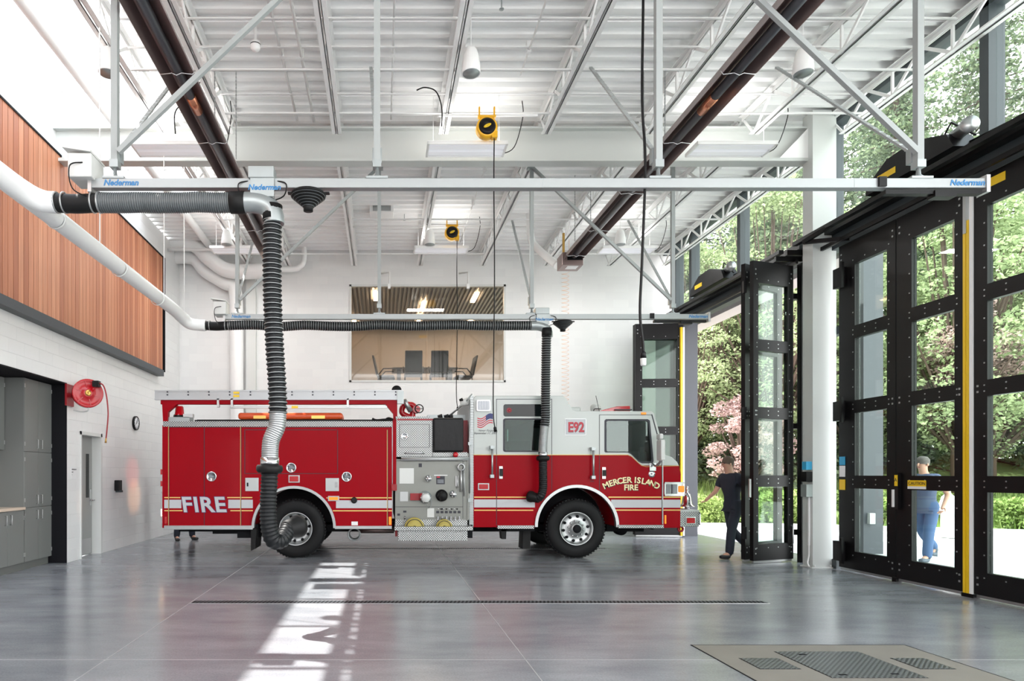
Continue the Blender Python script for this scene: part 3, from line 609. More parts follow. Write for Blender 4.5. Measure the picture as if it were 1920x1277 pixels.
    MB().box(xc-.11, xc+.11, Y-.07, Y-.055, zr-.14, zr+.03).build('face_plate', 'galv', t)
    text('Nederman', .07, 'brand_lettering', 'blue', t, (xc+.02, Y-.072, zr-.08), ext=.0015, off=.002, shear=.25)
    zh = hose_h
    MB().tube(smooth([(xc-.2, Y, zh), (xc-.08, Y, zh), (xc+.03, Y, zh-.03), (xc+.09, Y, zh-.1), (xc+.1, Y, zh-.2)]), .095 if near else .085, 18).build('elbow', 'galv', t)
    for sx_ in (-1, 1): MB().tube(smooth([(xc+sx_*.12, Y-.03, zr+.02), (xc+sx_*.22, Y-.06, zr-.02), (xc+sx_*.2, Y-.04, zr-.12), (xc+sx_*.1, Y-.02, zr-.16)]), .006, 6).build('cable', 'black', t)
    # balancer cone
    xq = xc+.42 if near else xc+.36
    zr -= .03; t = thing('hose_balancer', (xq, Y, zr-.05), 'black ribbed cone balancer under the rail '+side, 'balancer', 'black cone balancers')
    prof = [(0, .0), (0, .15), (-.02, .168)]
    for k in range(6): prof += [(-.025-k*.018, .166-k*.021), (-.036-k*.018, .158-k*.021)]
    prof += [(-.145, .045), (-.17, .045), (-.17, 0)]
    MB().lathe((xq, Y, zr-.05), (0,0,1), prof, 28).build('cone', 'rubber', t)
    for k in range(6): MB().lathe((xq, Y, zr-.05), (0,0,1), [(-.036-k*.018, .159-k*.021), (-.038-k*.018, .163-k*.021), (-.041-k*.018, .158-k*.021)], 28).build('ridge', 'greyhose', t)
    MB().box(xq-.19, xq+.2, Y-.02, Y+.02, zr-.06, zr-.045).build('mount', 'black', t)
    return zr
NX = -3.35
duct_pts = [(NX-.05, 1.5, 4.3), (NX, 4.0, 4.13), (NX-.02, 5.5, 4.12), (NX-.03, 8, 4.14), (NX-.05, 10.3, 4.17), (NX-.04, 10.8, 4.14), (NX+.05, 11.02, 4.07), (NX+.3, 11.07, 4.05)]
t = thing('exhaust_duct', (NX, 6, 4.1), 'long white round duct running beside the cedar panel to both hoses', 'duct')
MB().tube(smooth(duct_pts), .098, 20).build('duct_pipe', 'white', t)
MB().tube(smooth([(NX-.02, 5.35, 4.12), (NX+.05, 5.8, 4.08), (NX+.16, 5.97, 4.04), (NX+.3, 6.0, 4.03)]), [.1]*14+[.097]*5, 20).build('branch', 'white', t)
for y in (2.2, 3.2, 4.2, 5.2, 6.6, 8.2, 9.6, 10.9): MB().lathe((NX-.02, y, 4.12), (0, 1, 0), [(0, .098), (0, .104), (.03, .104), (.03, .098)], 20).build('seam_collar', 'white', t)
for i, (y, dx) in enumerate(((4.6, 0), (7.6, 0), (9.9, -.02), (10.75, .03))):
    tag(MB().tube([(NX+dx, y, 4.2), (NX+dx, y, ZC)], .008, 6).build('hanger_rod', 'white'), 'thin white rod holding the exhaust duct, %s from the front' % ORD[i].replace('leftmost', 'first'), 'rod', 'rods holding the exhaust duct')
exhaust(6.0, 200, 'in front of the fire engine', None, None, None, 4.03, -2.73, 5.65, -1.11, True)
exhaust(11.07, 108.4, 'right above the side of the fire engine', None, None, None, 4.05, -2.73, 5.65, 2.77, False)
# horizontal hoses
def hhose(Y, x0, x1, z, r, lab, split, sag):
    t = thing('extraction_hose', (x0, Y, z), lab, 'hose', 'horizontal extraction hoses')
    MB().tube(smooth([(x0, Y, z), (x0+split*.5, Y, z-.012), (x0+split, Y, z)]), r*.93, 20).build('sleeve', 'rubber', t)
    for x in (x0+.02, x0+.09, x0+split-.06, x0+split): MB().lathe((x, Y, z), (1,0,0), [(0, r*.94), (0, r+.006), (.012, r+.006), (.012, r*.94)], 20).build('hose_clamp', 'alu', t)
    pts = [(x0+split, Y, z)] + [(x0+split+(x1-x0-split)*k/12, Y+rnd.uniform(-1, 1)*sag, z+rnd.uniform(-1, 1)*sag) for k in range(1, 12)] + [(x1, Y, z)]
    m, _ = ribbed(pts, r, .02 if r > .088 else .04, .006); return m, t
m, t = hhose(6.0, NX+.28, -1.3, 4.03, .092, 'grey and black ribbed hose hanging level under the front rail', .42, .004); m.build('ribbed_hose', ['greyhose', 'wire'], t)
MB().tube([(-1.42, 6, 4.03), (-1.28, 6, 4.03)], .1, 20).build('cuff', 'rubber', t)
m, t = hhose(11.07, NX+.28, 2.6, 4.05, .082, 'black ribbed hose hanging level under the rear rail', .42, .018); m.build('ribbed_hose', ['hose', 'wire'], t)
# drop hoses
def drop(pts, r, k1, k2, nozzle, lab, Yn, pitch, ring):
    t = thing('drop_hose', pts[0], lab, 'hose', 'hanging extraction hoses')
    m, _ = ribbed(pts[:k1+1], r, pitch, .012); m.build('ribbed_hose', ['hose', 'wire'], t)
    m, _ = ribbed(pts[k1:k2+1], r*.93, .02, .004); m.build('metal_hose', ['alu', 'wire'], t)
    m, _ = ribbed(pts[k2:], r*.92, .034, .008); m.build('lower_hose', ['hose', 'hose'], t)
    c = Vector(pts[k2]); ax = (Vector(pts[k2+1])-c).normalized()
    MB().lathe(c+ax*.0, ax, [(-.02, r*.8), (-.02, r*1.0), (.07, r*1.0), (.07, r*.9)], 20).build('metal_collar', 'chrome', t)
    MB().lathe(c+ax*.08, ax, [(-.025, r*.95), (-.03, r*1.3), (-.01, r*1.42), (.02, r*1.42), (.045, r*1.2), (.045, r*.9)], 24).build('rubber_ring', 'rubber', t)
    MB().tube([(pts[0][0], pts[0][1], pts[0][2]+.06), (pts[0][0], pts[0][1], pts[0][2]-.08)], r*1.06, 20).build('cuff', 'rubber', t)
    e = Vector(pts[-1]); ax = Vector(nozzle).normalized()
    MB().lathe(e, ax, [(-.03, r*.8), (-.02, r*1.0), (.1, r*1.1), (.12, r*1.25), (.17, r*1.25), (.17, r*.9), (.05, r*.85)], 24).build('nozzle', 'rubber', t)
def dp(l, Y): return [tuple(at(x, y, Y+dy)) for x, y, dy in l]
drop(dp([(511, 398, 0), (510, 470, 0), (511, 560, 0), (515, 650, 0), (519, 710, 0), (521, 755, 0), (521, 775, 0), (519, 800, 0), (508, 828, 0), (506, 862, 0), (505, 900, 0), (503, 945, 0), (504, 985, 0), (512, 1012, .03), (528, 1012, .1), (540, 992, .2)], 6.0),
     .088, 6, 9, (.5, .8, .1), 'thick black ribbed hose hanging down in front of the rear wheel', 6.0, .045, 1)
drop(dp([(1025, 622, 0), (1024, 660, 0), (1023, 740, 0), (1023, 780, 0), (1021, 800, 0), (1018, 835, 0), (1018, 850, 0), (1018, 885, 0), (1018, 915, 0), (1014, 930, 0), (1008, 934, .04)], 11.03),
     .080, 4, 6, (-.6, .7, .15), 'thinner black ribbed hose hanging down beside the cab', 11.0, .04, 1)

# ================================================================= HEATERS, LAMPS, REELS
def heater(x, ylast, label, burner):
    z = 5.86; t = thing('radiant_heater', (x, 8, z), label, 'heater', 'long radiant tube heaters')
    m = MB(); pr = [(-.185, -.08), (-.18, -.08), (-.12, .05), (.12, .05), (.18, -.08), (.185, -.08), (.13, .065), (-.13, .065)]
    m.prism([(x+a, z+b) for a, b in pr], 2.5, ylast); m.build('reflector', 'brown', t)
    MB().tube([(x, 2.5, z-.03), (x, ylast-.1, z-.03)], .052, 14).build('heater_tube', 'tube', t)
    for y in (4.2, 5.5, 6.86, 8.3, 9.8, 11.3, 12.6):
        if y < ylast: MB().tube([(x-.2, y, z-.05), (x-.17, y, z-.09), (x-.05, y, z-.075), (x, y, z-.1), (x+.05, y, z-.075), (x+.17, y, z-.09), (x+.2, y, z-.05)], .006, 6).build('support_wire', 'chrome', t)
    MB().lathe((x, 7.35, z-.03), (0,1,0), [(0, .053), (0, .056), (.32, .056), (.32, .053)], 14).build('streak_band', 'copper', t)  # copper-coloured band standing in for a reflection streak on the tube
    for y in (5.8, 9.0, 12.2):
        if y < ylast:
            for s in (-1, 1):
                m = MB(); zz = z+.06
                while zz < ZC-.1: m.box(x+s*.15-.004, x+s*.15+.004, y-.008, y+.008, zz, zz+.03); m.box(x+s*.15-.008, x+s*.15+.008, y-.004, y+.004, zz+.028, zz+.055); zz += .05
                m.build('chain', 'alu', t)
    if burner:
        b = MB().box(x-.22, x+.2, ylast-.05, ylast+.35, z-.2, z+.06).build('burner_box', 'brown', t, .01)
        B('vent_slot', 'black', b, x-.12, x+.19, ylast-.056, ylast-.05, z-.1, z-.03); B('rating_label', 'sticker', b, x-.1, x+.12, ylast+.0, ylast+.2, z-.204, z-.2)
        B('control_fitting', 'brass', t, x-.17, x-.13, ylast+.1, ylast+.14, z+.06, z+.5)
heater(-2.2, 12.9, 'long dark brown tube heater on the left, angled across the roof', False)
heater(3.83, 12.85, 'long dark brown tube heater on the right with a burner box at its end', True)
t0 = None
for i, (x, y, nm) in enumerate(((-3.38, 7.9, 'near left'), (1.1, 7.9, 'near middle'), (5.2, 7.9, 'near right'), (-3.35, 13.8, 'far left'), (1.03, 13.8, 'far middle'), (5.14, 13.8, 'far right'))):
    lb = 'white bell pendant under the roof, %s of six' % nm
    if not t0:
        t0 = thing('pendant_lamp', (x, y, 6.43), lb, 'lamp', 'white bell pendants'); z = 6.43; p0 = (x, y)
        MB().lathe((x, y, z), (0,0,1), [(.0, .0), (.0, .1), (-.008, .112), (.0, .117), (.1, .112), (.2, .097), (.28, .074), (.31, .05), (.32, 0)], 24).build('shade', 'white', t0)
        MB().lathe((x, y, z-.004), (0,0,1), [(0, 0), (0, .103), (.004, .103), (.004, 0)], 20).build('grille', 'galv', t0)
        MB().tube([(x, y, z+.3), (x, y, ZC)], .006, 6).build('cord', 'white', t0)
    else: dup(t0, (x-p0[0], y-p0[1], 0), lb)
t0 = None
for i, (x, y, nm) in enumerate(((1.28, 9.72, 'near middle'), (5.3, 9.72, 'near right'), (-3.15, 9.72, 'near left'), (1.3, 14.1, 'far middle'), (5.4, 14.1, 'far right'), (-3.15, 14.1, 'far left'))):
    lb = 'flat white rectangular light fixture, %s of six' % nm
    if not t0:
        t0 = thing('light_fixture', (x, y, 6.4), lb, 'light fixture', 'flat rectangular light fixtures'); z = 6.4; p0 = (x, y)
        D_ = .2; m = MB().box(x-.6, x+.6, y-D_, y+D_, z+.025, z+.045)
        for a in ((x-.6, x-.57, y-D_, y+D_), (x+.57, x+.6, y-D_, y+D_), (x-.6, x+.6, y-D_, y-D_+.015), (x-.6, x+.6, y+D_-.015, y+D_)): m.box(*a, z-.01, z+.03)
        m.build('housing', 'white', t0)
        m = MB(); m.prism([(y-.185, z+.024), (y-.15, z-.005), (y-.04, z-.005), (y, z+.015), (y+.04, z-.005), (y+.15, z-.005), (y+.185, z+.024)], x-.57, x+.57, 'X'); m.build('reflector_lens', 'lamp', t0)
        for sx_ in (-.5, .5): MB().tube([(x+sx_, y, z+.05), (x+sx_, y, ZC)], .003, 4).build('hanger_wire', 'white', t0)
        MB().tube(smooth([(x+.55, y+.2, z+.04), (x+.75, y+.1, z+.1), (x+.86, y, z+.5), (x+.85, y, z+.75)]), .007, 6).build('power_cord', 'black', t0)
    else: dup(t0, (x-p0[0], y-p0[1], 0), lb)
for i, (x, y) in enumerate(((1.28, 9.72), (5.3, 9.72), (-3.15, 9.72), (1.3, 14.1), (5.4, 14.1), (-3.15, 14.1))):
    l = bpy.data.lights.new('added_roof_fill', 'AREA'); l.shape = 'RECTANGLE'; l.size = 1.15; l.size_y = .36; l.energy = 3; l.color = (1, .985, .96)   # upward fill added above each fixture to brighten the roof deck
    lo = bpy.data.objects.new('added_roof_fill', l); lo.location = (x, y, 6.45); lo.rotation_euler = (math.pi, 0, 0); COL.objects.link(lo)
    if i > 2:
        l = bpy.data.lights.new('fixture_downlight', 'AREA'); l.shape = 'RECTANGLE'; l.size = 1.1; l.size_y = .3; l.energy = 16; l.color = (1, .98, .95)
        lo = bpy.data.objects.new('fixture_downlight', l); lo.location = (x, y, 6.39); COL.objects.link(lo)
path('power_cord', [(.5, 9.2, 7.0), (.62, 9.2, 7.04), (.78, 9.2, 6.98), (.86, 9.2, 6.75), (.86, 9.2, 6.48)], .009, 'black', 'black cord looping down to the left end of the near middle fixture', 'cord')
path('power_cord', [(-3.0, 9.3, 6.43), (-3.0, 9.3, 6.75), (-2.8, 9.3, 6.95), (-2.6, 9.3, 7.24)], .009, 'black', 'black cord curving beside the left brace', 'cord')
for Y, x, zc, zend, lab in ((9.4, 1.54, 6.57, 2.16, 'near'), (13.7, 1.5, 6.64, 2.9, 'far')):
    t = thing('cord_reel', (x, Y, zc), 'yellow and black cord reel hanging under the roof, %s of two' % ('larger, nearer one' if lab == 'near' else 'smaller, farther one'), 'cord reel', 'yellow cord reels')
    MB().lathe((x, Y, zc), (0, -1, 0), [(-.09, 0), (-.09, .14), (-.07, .155), (.03, .155), (.05, .14), (.05, .125)], 28).build('casing', 'yreel', t)
    MB().lathe((x, Y, zc), (0, -1, 0), [(.04, .0), (.065, .0), (.065, .09), (.05, .125), (.03, .125)], 28).build('drum', 'black', t)
    bd = MB().lathe((x, Y-.062, zc), (0, -1, 0), [(0, 0), (.006, .0), (.006, .055), (0, .055)], 20); bd.v = [(a, b, zc+(c-zc)*.45+(a-x)*.4) for a, b, c in bd.v]; bd.build('badge', 'yellow', t)
    MB().box(x-.13, x+.13, Y-.03, Y+.03, zc+.14, zc+.17).box(x-.12, x-.1, Y-.02, Y+.02, zc+.15, zc+.3).box(x+.1, x+.12, Y-.02, Y+.02, zc+.15, zc+.3).build('bracket', 'yreel', t)
    MB().box(x+.07, x+.15, Y-.05, Y+.05, zc-.16, zc-.07).build('cord_guide', 'yreel', t)
    c = [(x+.11, Y, zc-.15), (x+.105, Y, zc-.9), (x+.115, Y, (zc+zend)/2), (x+.095, Y, zend+.4), (x+.12, Y, zend)]
    MB().tube(smooth(c), .0085, 6).build('cord', 'black', t)
    MB().lathe((x+.12, Y, zend), (.2, 0, -1), [(-.02, .012), (0, .022), (.06, .026), (.06, 0)], 12).build('plug', 'black', t)
    B('cross_strut', 'white', t, x-.7, x+.75, Y+.0, Y+.02, zc+.17, zc+.2)
t = thing('hanging_cord', (2.45, 6, 2.5), 'thick black pendant cord with a plug, hanging from the roof at centre right', 'cord')
MB().tube(smooth([(2.44, 6, 7.1), (2.45, 6, 6.0), (2.44, 6, 5.0), (2.47, 6, 4.4), (2.44, 6, 3.5), (2.42, 6, 3.0), (2.45, 6, 2.7), (2.45, 6, 2.6)]), .013, 8).build('cord', 'black', t)
MB().lathe((2.45, 6, 2.62), (.02, 0, -1), [(-.02, .013), (0, .025), (.05, .028), (.05, 0)], 12).build('connector', 'black', t); MB().lathe((2.45, 6, 2.57), (.02, 0, -1), [(0, .0), (0, .027), (.06, .026), (.07, .02), (.07, 0)], 12).build('clear_tip', 'offwhite', t)
m = []; 
for k in range(46*8): a = k/8*2*math.pi; m.append((at(1060, 510, 15.6).x + .09*math.cos(a), 15.6+.05*math.sin(a), 6.4-k/(46*8)*4.6))
tag(MB().tube([(m[0][0], 15.6, ZC)]+m, .006, 5).build('coiled_air_hose', 'coil'), 'peach coiled air hose hanging in front of the back wall', 'hose')
t = thing('security_camera', (-1.62, 8.0, 7.0), 'small white dome camera under the roof deck', 'camera')
MB().lathe((-1.6, 8.1, 6.9), (0,0,1), [(-.07, 0), (-.065, .03), (-.04, .055), (0, .065), (.05, .06), (.06, .02), (.36, .015)], 20).build('dome', 'white', t); MB().lathe((-1.6, 8.1, 6.905), (0,0,1), [(0, .066), (.012, .066)], 20).build('band', 'black', t)
for i, (x, y) in enumerate(((1.45, 7.75), (1.1, 12.5), (-.1, 8.9), (2.7, 7.9), (.5, 14.2))):
    tag(MB().tube([(x, y, ZC), (x, y, ZC-.12)], .008, 6).lathe((x, y, ZC-.14), (0,0,1), [(0, .0), (0, .03), (.006, .03), (.006, .012), (.03, .01)], 10).build('ceiling_sprinkler', 'galv'), 'small sprinkler head under the deck, %s' % ['near middle', 'beyond the girder, middle', 'near left of middle', 'near right of middle', 'far one by the back wall'][i], 'sprinkler', 'sprinkler heads')
t = thing('unit_heater', at(705, 385, 14), 'white boxy unit hanging under the far deck left of middle', 'unit')
a = at(695, 374, 14); MB().box(a.x-.02, a.x+.5, 13.8, 14.2, a.z-.35, a.z-.02).build('housing', 'white', t, .01); MB().box(a.x+.05, a.x+.44, 13.79, 13.8, a.z-.33, a.z-.22).build('louver', 'louver', t); MB().box(a.x-.5, a.x+.9, 13.98, 14.02, a.z+.0, a.z+.02).build('mounting_rail', 'galv', t)
for s in (0, .45): MB().tube([(a.x+s, 14, a.z), (a.x+s, 14, ZC)], .01, 6).build('rod', 'white', t)
for i, px in enumerate((727, 873)):
    p = at(px+3, 515, 16.5); tag(MB().tube([(p.x-.2, 16.55, p.z+.05), (p.x, 16.3, p.z), (p.x, 16.3, p.z-.3)], .022, 8).box(p.x-.04, p.x+.03, 16.26, 16.34, p.z-.42, p.z-.3).build('wall_bracket_lamp', 'white'), '%s small white bracket lamp over the meeting room window' % ('left' if i == 0 else 'right'), 'lamp', 'bracket lamps over the window')
# ================================================================= THINGS ON THE LEFT WALL
c = Vector((XL+.32, 10.72, 2.83)); ax = Vector((.50, -.86, 0)).normalized()
t = thing('hose_reel', (XL, 10.75, 2.83), 'red hose reel with a thin red hose on the left wall', 'hose reel')
MB().lathe(c, ax, [(.05, .0), (.05, .03), (.09, .035), (.09, .07), (.055, .1), (.06, .2), (.075, .232), (.06, .24), (-.04, .24), (-.06, .235), (-.06, 0)], 40).build('drum', 'reelred', t)
MB().lathe(c, ax, [(.09, 0), (.10, .0), (.10, .045), (.09, .05)], 16).tube([tuple(c+ax*.12+Vector((.02, 0, .05))), tuple(c+ax*.12+Vector((-.04, 0, -.01))), tuple(c+ax*.12+Vector((.03, 0, -.05)))], .008, 6).build('hub', 'brass', t)
m = MB()
for k in range(6):
    a = k*math.pi/3+.3; rr = ax.cross(Vector((0,0,1))).normalized(); v = rr*math.cos(a)+Vector((0,0,1))*math.sin(a); m.beam(c+ax*.062+v*.1, c+ax*.068+v*.21, .012, .012)
m.build('ribs', 'reelred', t)
MB().box(XL, XL+.03, 10.6, 10.85, 2.62, 2.98).beam((XL+.02, 10.8, 2.8), tuple(c-ax*.05), .05, .08).build('wall_bracket', 'redd', t)
MB().box(XL+.45, XL+.55, 10.6, 10.7, 2.93, 3.03).build('hose_guide', 'black', t)
MB().tube(smooth([(XL+.5, 10.65, 2.99), (XL+.6, 10.66, 2.97), (XL+.66, 10.66, 2.8), (XL+.69, 10.66, 2.5), (XL+.67, 10.66, 2.2), (XL+.655, 10.66, 2.08)]), .0115, 8).build('hose', 'redd', t)
MB().cyl((XL+.655, 10.66, 2.08), (XL+.65, 10.66, 2.0), .012, 8, .018).build('hose_end', 'brass', t)
MB().tube(smooth([(XL+.35, 10.7, 2.6), (XL+.33, 10.7, 2.54), (XL+.2, 10.75, 2.53), (XL+.05, 10.8, 2.56)]), .014, 8).build('supply_elbow', 'offwhite', t)
t = thing('wall_clock', (XL, 13.6, 2.56), 'round black-rimmed clock on the left wall', 'clock')
MB().lathe((XL, 13.6, 2.56), (1,0,0), [(0, 0), (0, .15), (.045, .15), (.05, .14), (.045, .13), (.04, .13)], 32).build('rim', 'black', t)
MB().lathe((XL+.038, 13.6, 2.56), (1,0,0), [(0, 0), (.002, 0), (.002, .131), (0, .131)], 32).build('face', 'clockface', t)
MB().beam((XL+.045, 13.6, 2.56), (XL+.045, 13.63, 2.65), .008, .004).build('hand', 'ink', t); MB().beam((XL+.045, 13.6, 2.56), (XL+.045, 13.53, 2.53), .01, .004).build('hand', 'ink', t)
m = MB()
for k in range(12): a = k*math.pi/6; m.box(XL+.04, XL+.043, 13.6+math.cos(a)*.112-.004, 13.6+math.cos(a)*.112+.004, 2.56+math.sin(a)*.112-.008, 2.56+math.sin(a)*.112+.008)
m.build('hour_marks', 'ink', t)
t = thing('soap_dispenser', (XL, 12.6, 1.24), 'small black dispenser box on the left wall beyond the door', 'dispenser')
MB().box(XL, XL+.1, 12.55, 12.7, 1.15, 1.36).build('case', 'black', t, .012); MB().box(XL+.02, XL+.12, 12.57, 12.68, 1.12, 1.16).build('spout', 'charcoal', t)
t = tag(B('door_sign', 'sticker', None, XL, XL+.006, 10.8, 10.98, 1.4, 1.6), 'small square sign with grey lettering left of the grey door', 'sign')
for k, s in enumerate(('APPARATUS', 'BAY', '1')): text(s, .03, 'lettering', 'ink', t, (XL+.008, 10.82, 1.55-k*.045), (R(90), 0, R(90)), .001, align='LEFT')
# switch boxes on column
t = thing('switch_box', (6.78, 10.2, 1.3), 'grey and black door control box on the white column', 'switch')
B('conduit', 'white', t, 6.77, 6.795, 10.15, 10.175, .35, 1.15); B('lower_box', 'galv', t, 6.70, 6.8, 10.1, 10.24, 1.12, 1.32, bevel=.006); B('upper_box', 'black', t, 6.7, 6.8, 10.1, 10.24, 1.36, 1.52, bevel=.006); B('blue_tag', 'bluest', t, 6.71, 6.8, 10.12, 10.22, 1.55, 1.68)
MB().tube(smooth([(6.78, 10.16, .36), (6.78, 10.16, .2), (6.74, 10.13, .08), (6.76, 10.12, .02)]), .012, 6).build('cable', 'white', t)
t = tag(B('wall_sticker', 'bluest', None, 7.085, 7.098, 15.3, 15.4, 1.5, 1.75), 'blue and white sticker on the jamb beyond the engine nose', 'sticker')
# ================================================================= FLOOR FITTINGS
for Y, lab in ((7.42, 'near one in front of the fire engine'), (12.68, 'far one under the fire engine')):
    t = thing('trench_drain', (1.1, Y, 0), 'long narrow black trench drain grating, '+lab, 'drain', 'trench drains')
    MB().box(-2.19, 4.44, Y-.075, Y+.075, .0, .0015).build('channel', 'blackm', t); m = MB(); x = -2.17
    while x < 4.42: m.add([(x, Y-.062, .004), (x+.022, Y-.062, .004), (x+.052, Y+.062, .004), (x+.03, Y+.062, .004)], [(0, 1, 2, 3)]); x += .045
    m.build('grate_bars', 'charcoal', t)
    MB().box(-2.2, 4.45, Y-.083, Y-.078, .0, .003).box(-2.2, 4.45, Y+.078, Y+.083, .0, .003).build('edge_frame', 'steel', t)
t = thing('floor_vault', (3.6, 4.6, 0), 'tan concrete floor vault with three diamond plate lids, lower right', 'floor hatch')
MB().box(2.69, 4.53, 3.3, 5.55, 0, .003).build('surround', 'tan', t)
m = MB()
for a in ((2.68, 2.69, 3.3, 5.55), (4.53, 4.54, 3.3, 5.55), (2.68, 4.54, 5.55, 5.56)): m.box(*a, 0, .004)
m.build('joint', 'blackm', t)
for x0, x1, y0, y1 in ((3.28, 3.97, 4.66, 5.34), (2.88, 3.18, 4.87, 5.15), (4.1, 4.36, 4.87, 5.15)):
    l = MB().box(x0, x1, y0, y1, .003, .006).build('lid', 'diamondF', t); MB().box(x0-.008, x1+.008, y0-.008, y1+.008, .003, .0035).build('lid_gap', 'blackm', l)
    if x1-x0 > .5:
        for hx, hy in ((3.45, 5.25), (3.4, 4.72), (3.8, 4.74)): MB().box(hx-.03, hx+.03, hy-.012, hy+.012, .006, .0075).build('lift_slot', 'blackm', l)
# ================================================================= FIRE ENGINE
Y0, SC = 11.27, 106.5; YE = Y0+2.48
def X(px): return (px-716)/SC
def Z(py): return 1.49+(888-py)/SC
FE = thing('fire_engine', (X(790), Y0+1.24, 0), 'red and white fire engine parked side-on in the middle bay', 'fire engine')
def pb(name, m, x0, x1, yt, yb, d0, d1, parent=None, bevel=0): return B(name, m, parent or FE, X(x0), X(x1), Y0+d0, Y0+d1, Z(yb), Z(yt), bevel=bevel)
def poly(name, m, pts, d0, d1, parent=None, bevel=0): return MB().prism([(X(a), Z(b)) for a, b in pts], Y0+d0, Y0+d1).build(name, m, parent or FE, bevel)
def line(name, m, segs, d=-.004, parent=None, w=1.1):   # thin seams drawn as shallow strips standing 4 mm proud
    k = MB()
    for x0, y0, x1, y1 in segs:
        if x0 == x1: k.box(X(x0-w/2), X(x0+w/2), Y0+d, Y0+.001, Z(y0), Z(y1))
        else: k.box(X(x0), X(x1), Y0+d, Y0+.001, Z(y0-w/2), Z(y0+w/2))
    return k.build(name, m, parent or FE)
def arc(cx, cy, r, a0, a1, n=20): return [(cx+r*math.cos(R(a0+(a1-a0)*i/n)), cy-r*math.sin(R(a0+(a1-a0)*i/n))) for i in range(n+1)]
# --- rear body
RC = (551, 990)
body = poly('rear_body', 'red', [(304, 797)] + [(304, 990)] + arc(*RC, 77, 180, 0) + [(735, 990), (735, 797)], 0, 2.48, bevel=.006)
# wheel arch trims
def arch_trim(c, r0, r1, x0, x1, name='arch_trim'):
    k = MB(); o = arc(c[0], c[1], r1, 180, 0, 28); i = arc(c[0], c[1], r0, 180, 0, 28); n = len(o)
    for a in range(n-1):
        q = [o[a], o[a+1], i[a+1], i[a]]; k.prism([(X(x), Z(y)) for x, y in q], Y0-.035, Y0+.06)
    return k.build(name, 'alu', FE)
arch_trim(RC, 74, 79, 0, 0)
MB().prism([(X(a), Z(b)) for a, b in [RC2 for RC2 in [(476, 990)] + arc(551, 990, 75, 180, 0) + [(626, 990)]]], Y0+.75, Y0+.78).build('wheel_well', 'blackm', FE)
line('door_seams', 'ink', [(317, 800, 317, 985), (383, 801, 383, 985), (452, 801, 452, 985), (459, 806, 631, 806), (459, 888, 633, 888), (459, 806, 459, 888), (633, 806, 633, 888), (317, 801, 735, 801), (727, 806, 727, 985)], w=1.0)
line('door_edging', 'gold', [(316, 800, 316, 985), (451, 800, 451, 985), (726, 806, 726, 985)], -.006, w=.8)
pb('diamond_trim', 'diamond', 306, 736, 791, 800, -.012, .05); pb('diamond_trim', 'diamond', 306, 736, 790, 791.2, -.012, 2.4)
pb('top_edge', 'black', 360, 738, 786, 790, .15, .3); pb('rocker_trim', 'alu', 308, 474, 985.5, 993, -.02, .05, bevel=.004); pb('rocker_trim', 'alu', 628, 735, 986, 992, -.02, .05, bevel=.004)
pb('rear_bumper', 'steel', 300, 306, 922, 982, .05, 2.3); pb('rear_step', 'steel', 298, 304, 984, 990, .1, 2.3)
for yt, yb in ((880, 890), (902, 912)): pb('rear_lamp', 'redlens', 300, 305, yt, yb, .02, .2)
B('rear_lamp_glow', 'warm', FE, X(300.2), X(301.5), Y0+.05, Y0+.15, Z(968), Z(955))
for y_, z_, e_, c_ in ((.1, .95, 1.0, (1, .5, .25)), (2.3, 1.0, 3.0, (1, .5, .25)), (2.2, 1.5, 2.0, (1, .1, .08))):
    l = bpy.data.lights.new('rear_lamp_light', 'SPOT'); l.energy = e_*3; l.spot_size = R(38); l.spot_blend = .8; l.color = c_; l.shadow_soft_size = .04
    lo = bpy.data.objects.new('rear_lamp_light', l); lo.location = (X(298.5), Y0+y_, z_); lo.rotation_euler = (0, R(90), 0); COL.objects.link(lo)
def stripes(segs, x_cut=None, parent=None):
    for x0, x1, y0, y1 in segs: pb('white_stripe', 'stripe', x0, x1, y0, y1, -.003, .001, parent)
stripes([(308, 340, 937, 953), (428, 474, 937, 953), (630, 735, 938, 953)])
k = MB()
for x0, x1, y in ((308, 338, 933), (308, 342, 957.6), (426, 473, 933), (432, 474, 957.6), (612, 735, 933.5), (624, 735, 957.8)): k.box(X(x0), X(x1), Y0-.003, Y0+.001, Z(y+1), Z(y-1))
k.build('gold_line', 'gold', FE)
text('FIRE', .37, 'fire_lettering', 'stripe', FE, (X(384), Y0-.0075, Z(959.5)), ext=.002, off=.009, shear=-.14, sx=1.08, spacing=1.08)
text('FIRE', .37, 'fire_lettering_outline', 'navy', FE, (X(384), Y0-.004, Z(959.5)), ext=.001, off=.017, shear=-.14, sx=1.08, spacing=1.08)
def knob(px, py, r=.09):
    t = MB().lathe((X(px), Y0, Z(py)), (0,-1,0), [(0, r), (.012, r), (.014, r*.8), (.004, r*.75), (.004, 0)], 24).build('latch_ring', 'chrome', FE)
    MB().box(X(px)-r*.45, X(px)+r*.45, Y0-.018, Y0-.003, Z(py)-r*.22, Z(py)+r*.22).build('d_handle', 'lens', t)
for p in ((396.5, 893.5), (546, 877), (650, 894)): knob(*p)
def plate(n, m, x0, x1, y0, y1, fr='alu', d=-.012, inner=None):
    o = pb(n, m, x0, x1, y0, y1, d, .001, bevel=.003)
    return o
f = plate('fuel_door', 'alu', 460, 485, 896, 921); pb('lock', 'black', 463, 466, 905, 912, -.02, -.01, f)
f = plate('fuel_door', 'alu', 610.5, 635.5, 896.5, 921); pb('lock', 'chrome', 628, 633, 904, 914, -.022, -.01, f)
def marker(x0, x1, y0, y1, m='redlens', fr='alu', nm='marker_lamp'):
    o = pb(nm+'_bezel', fr, x0-2, x1+2, y0-2, y1+2, -.015, .001, bevel=.003); pb('lens', m, x0, x1, y0, y1, -.035, -.01, o, bevel=.006)
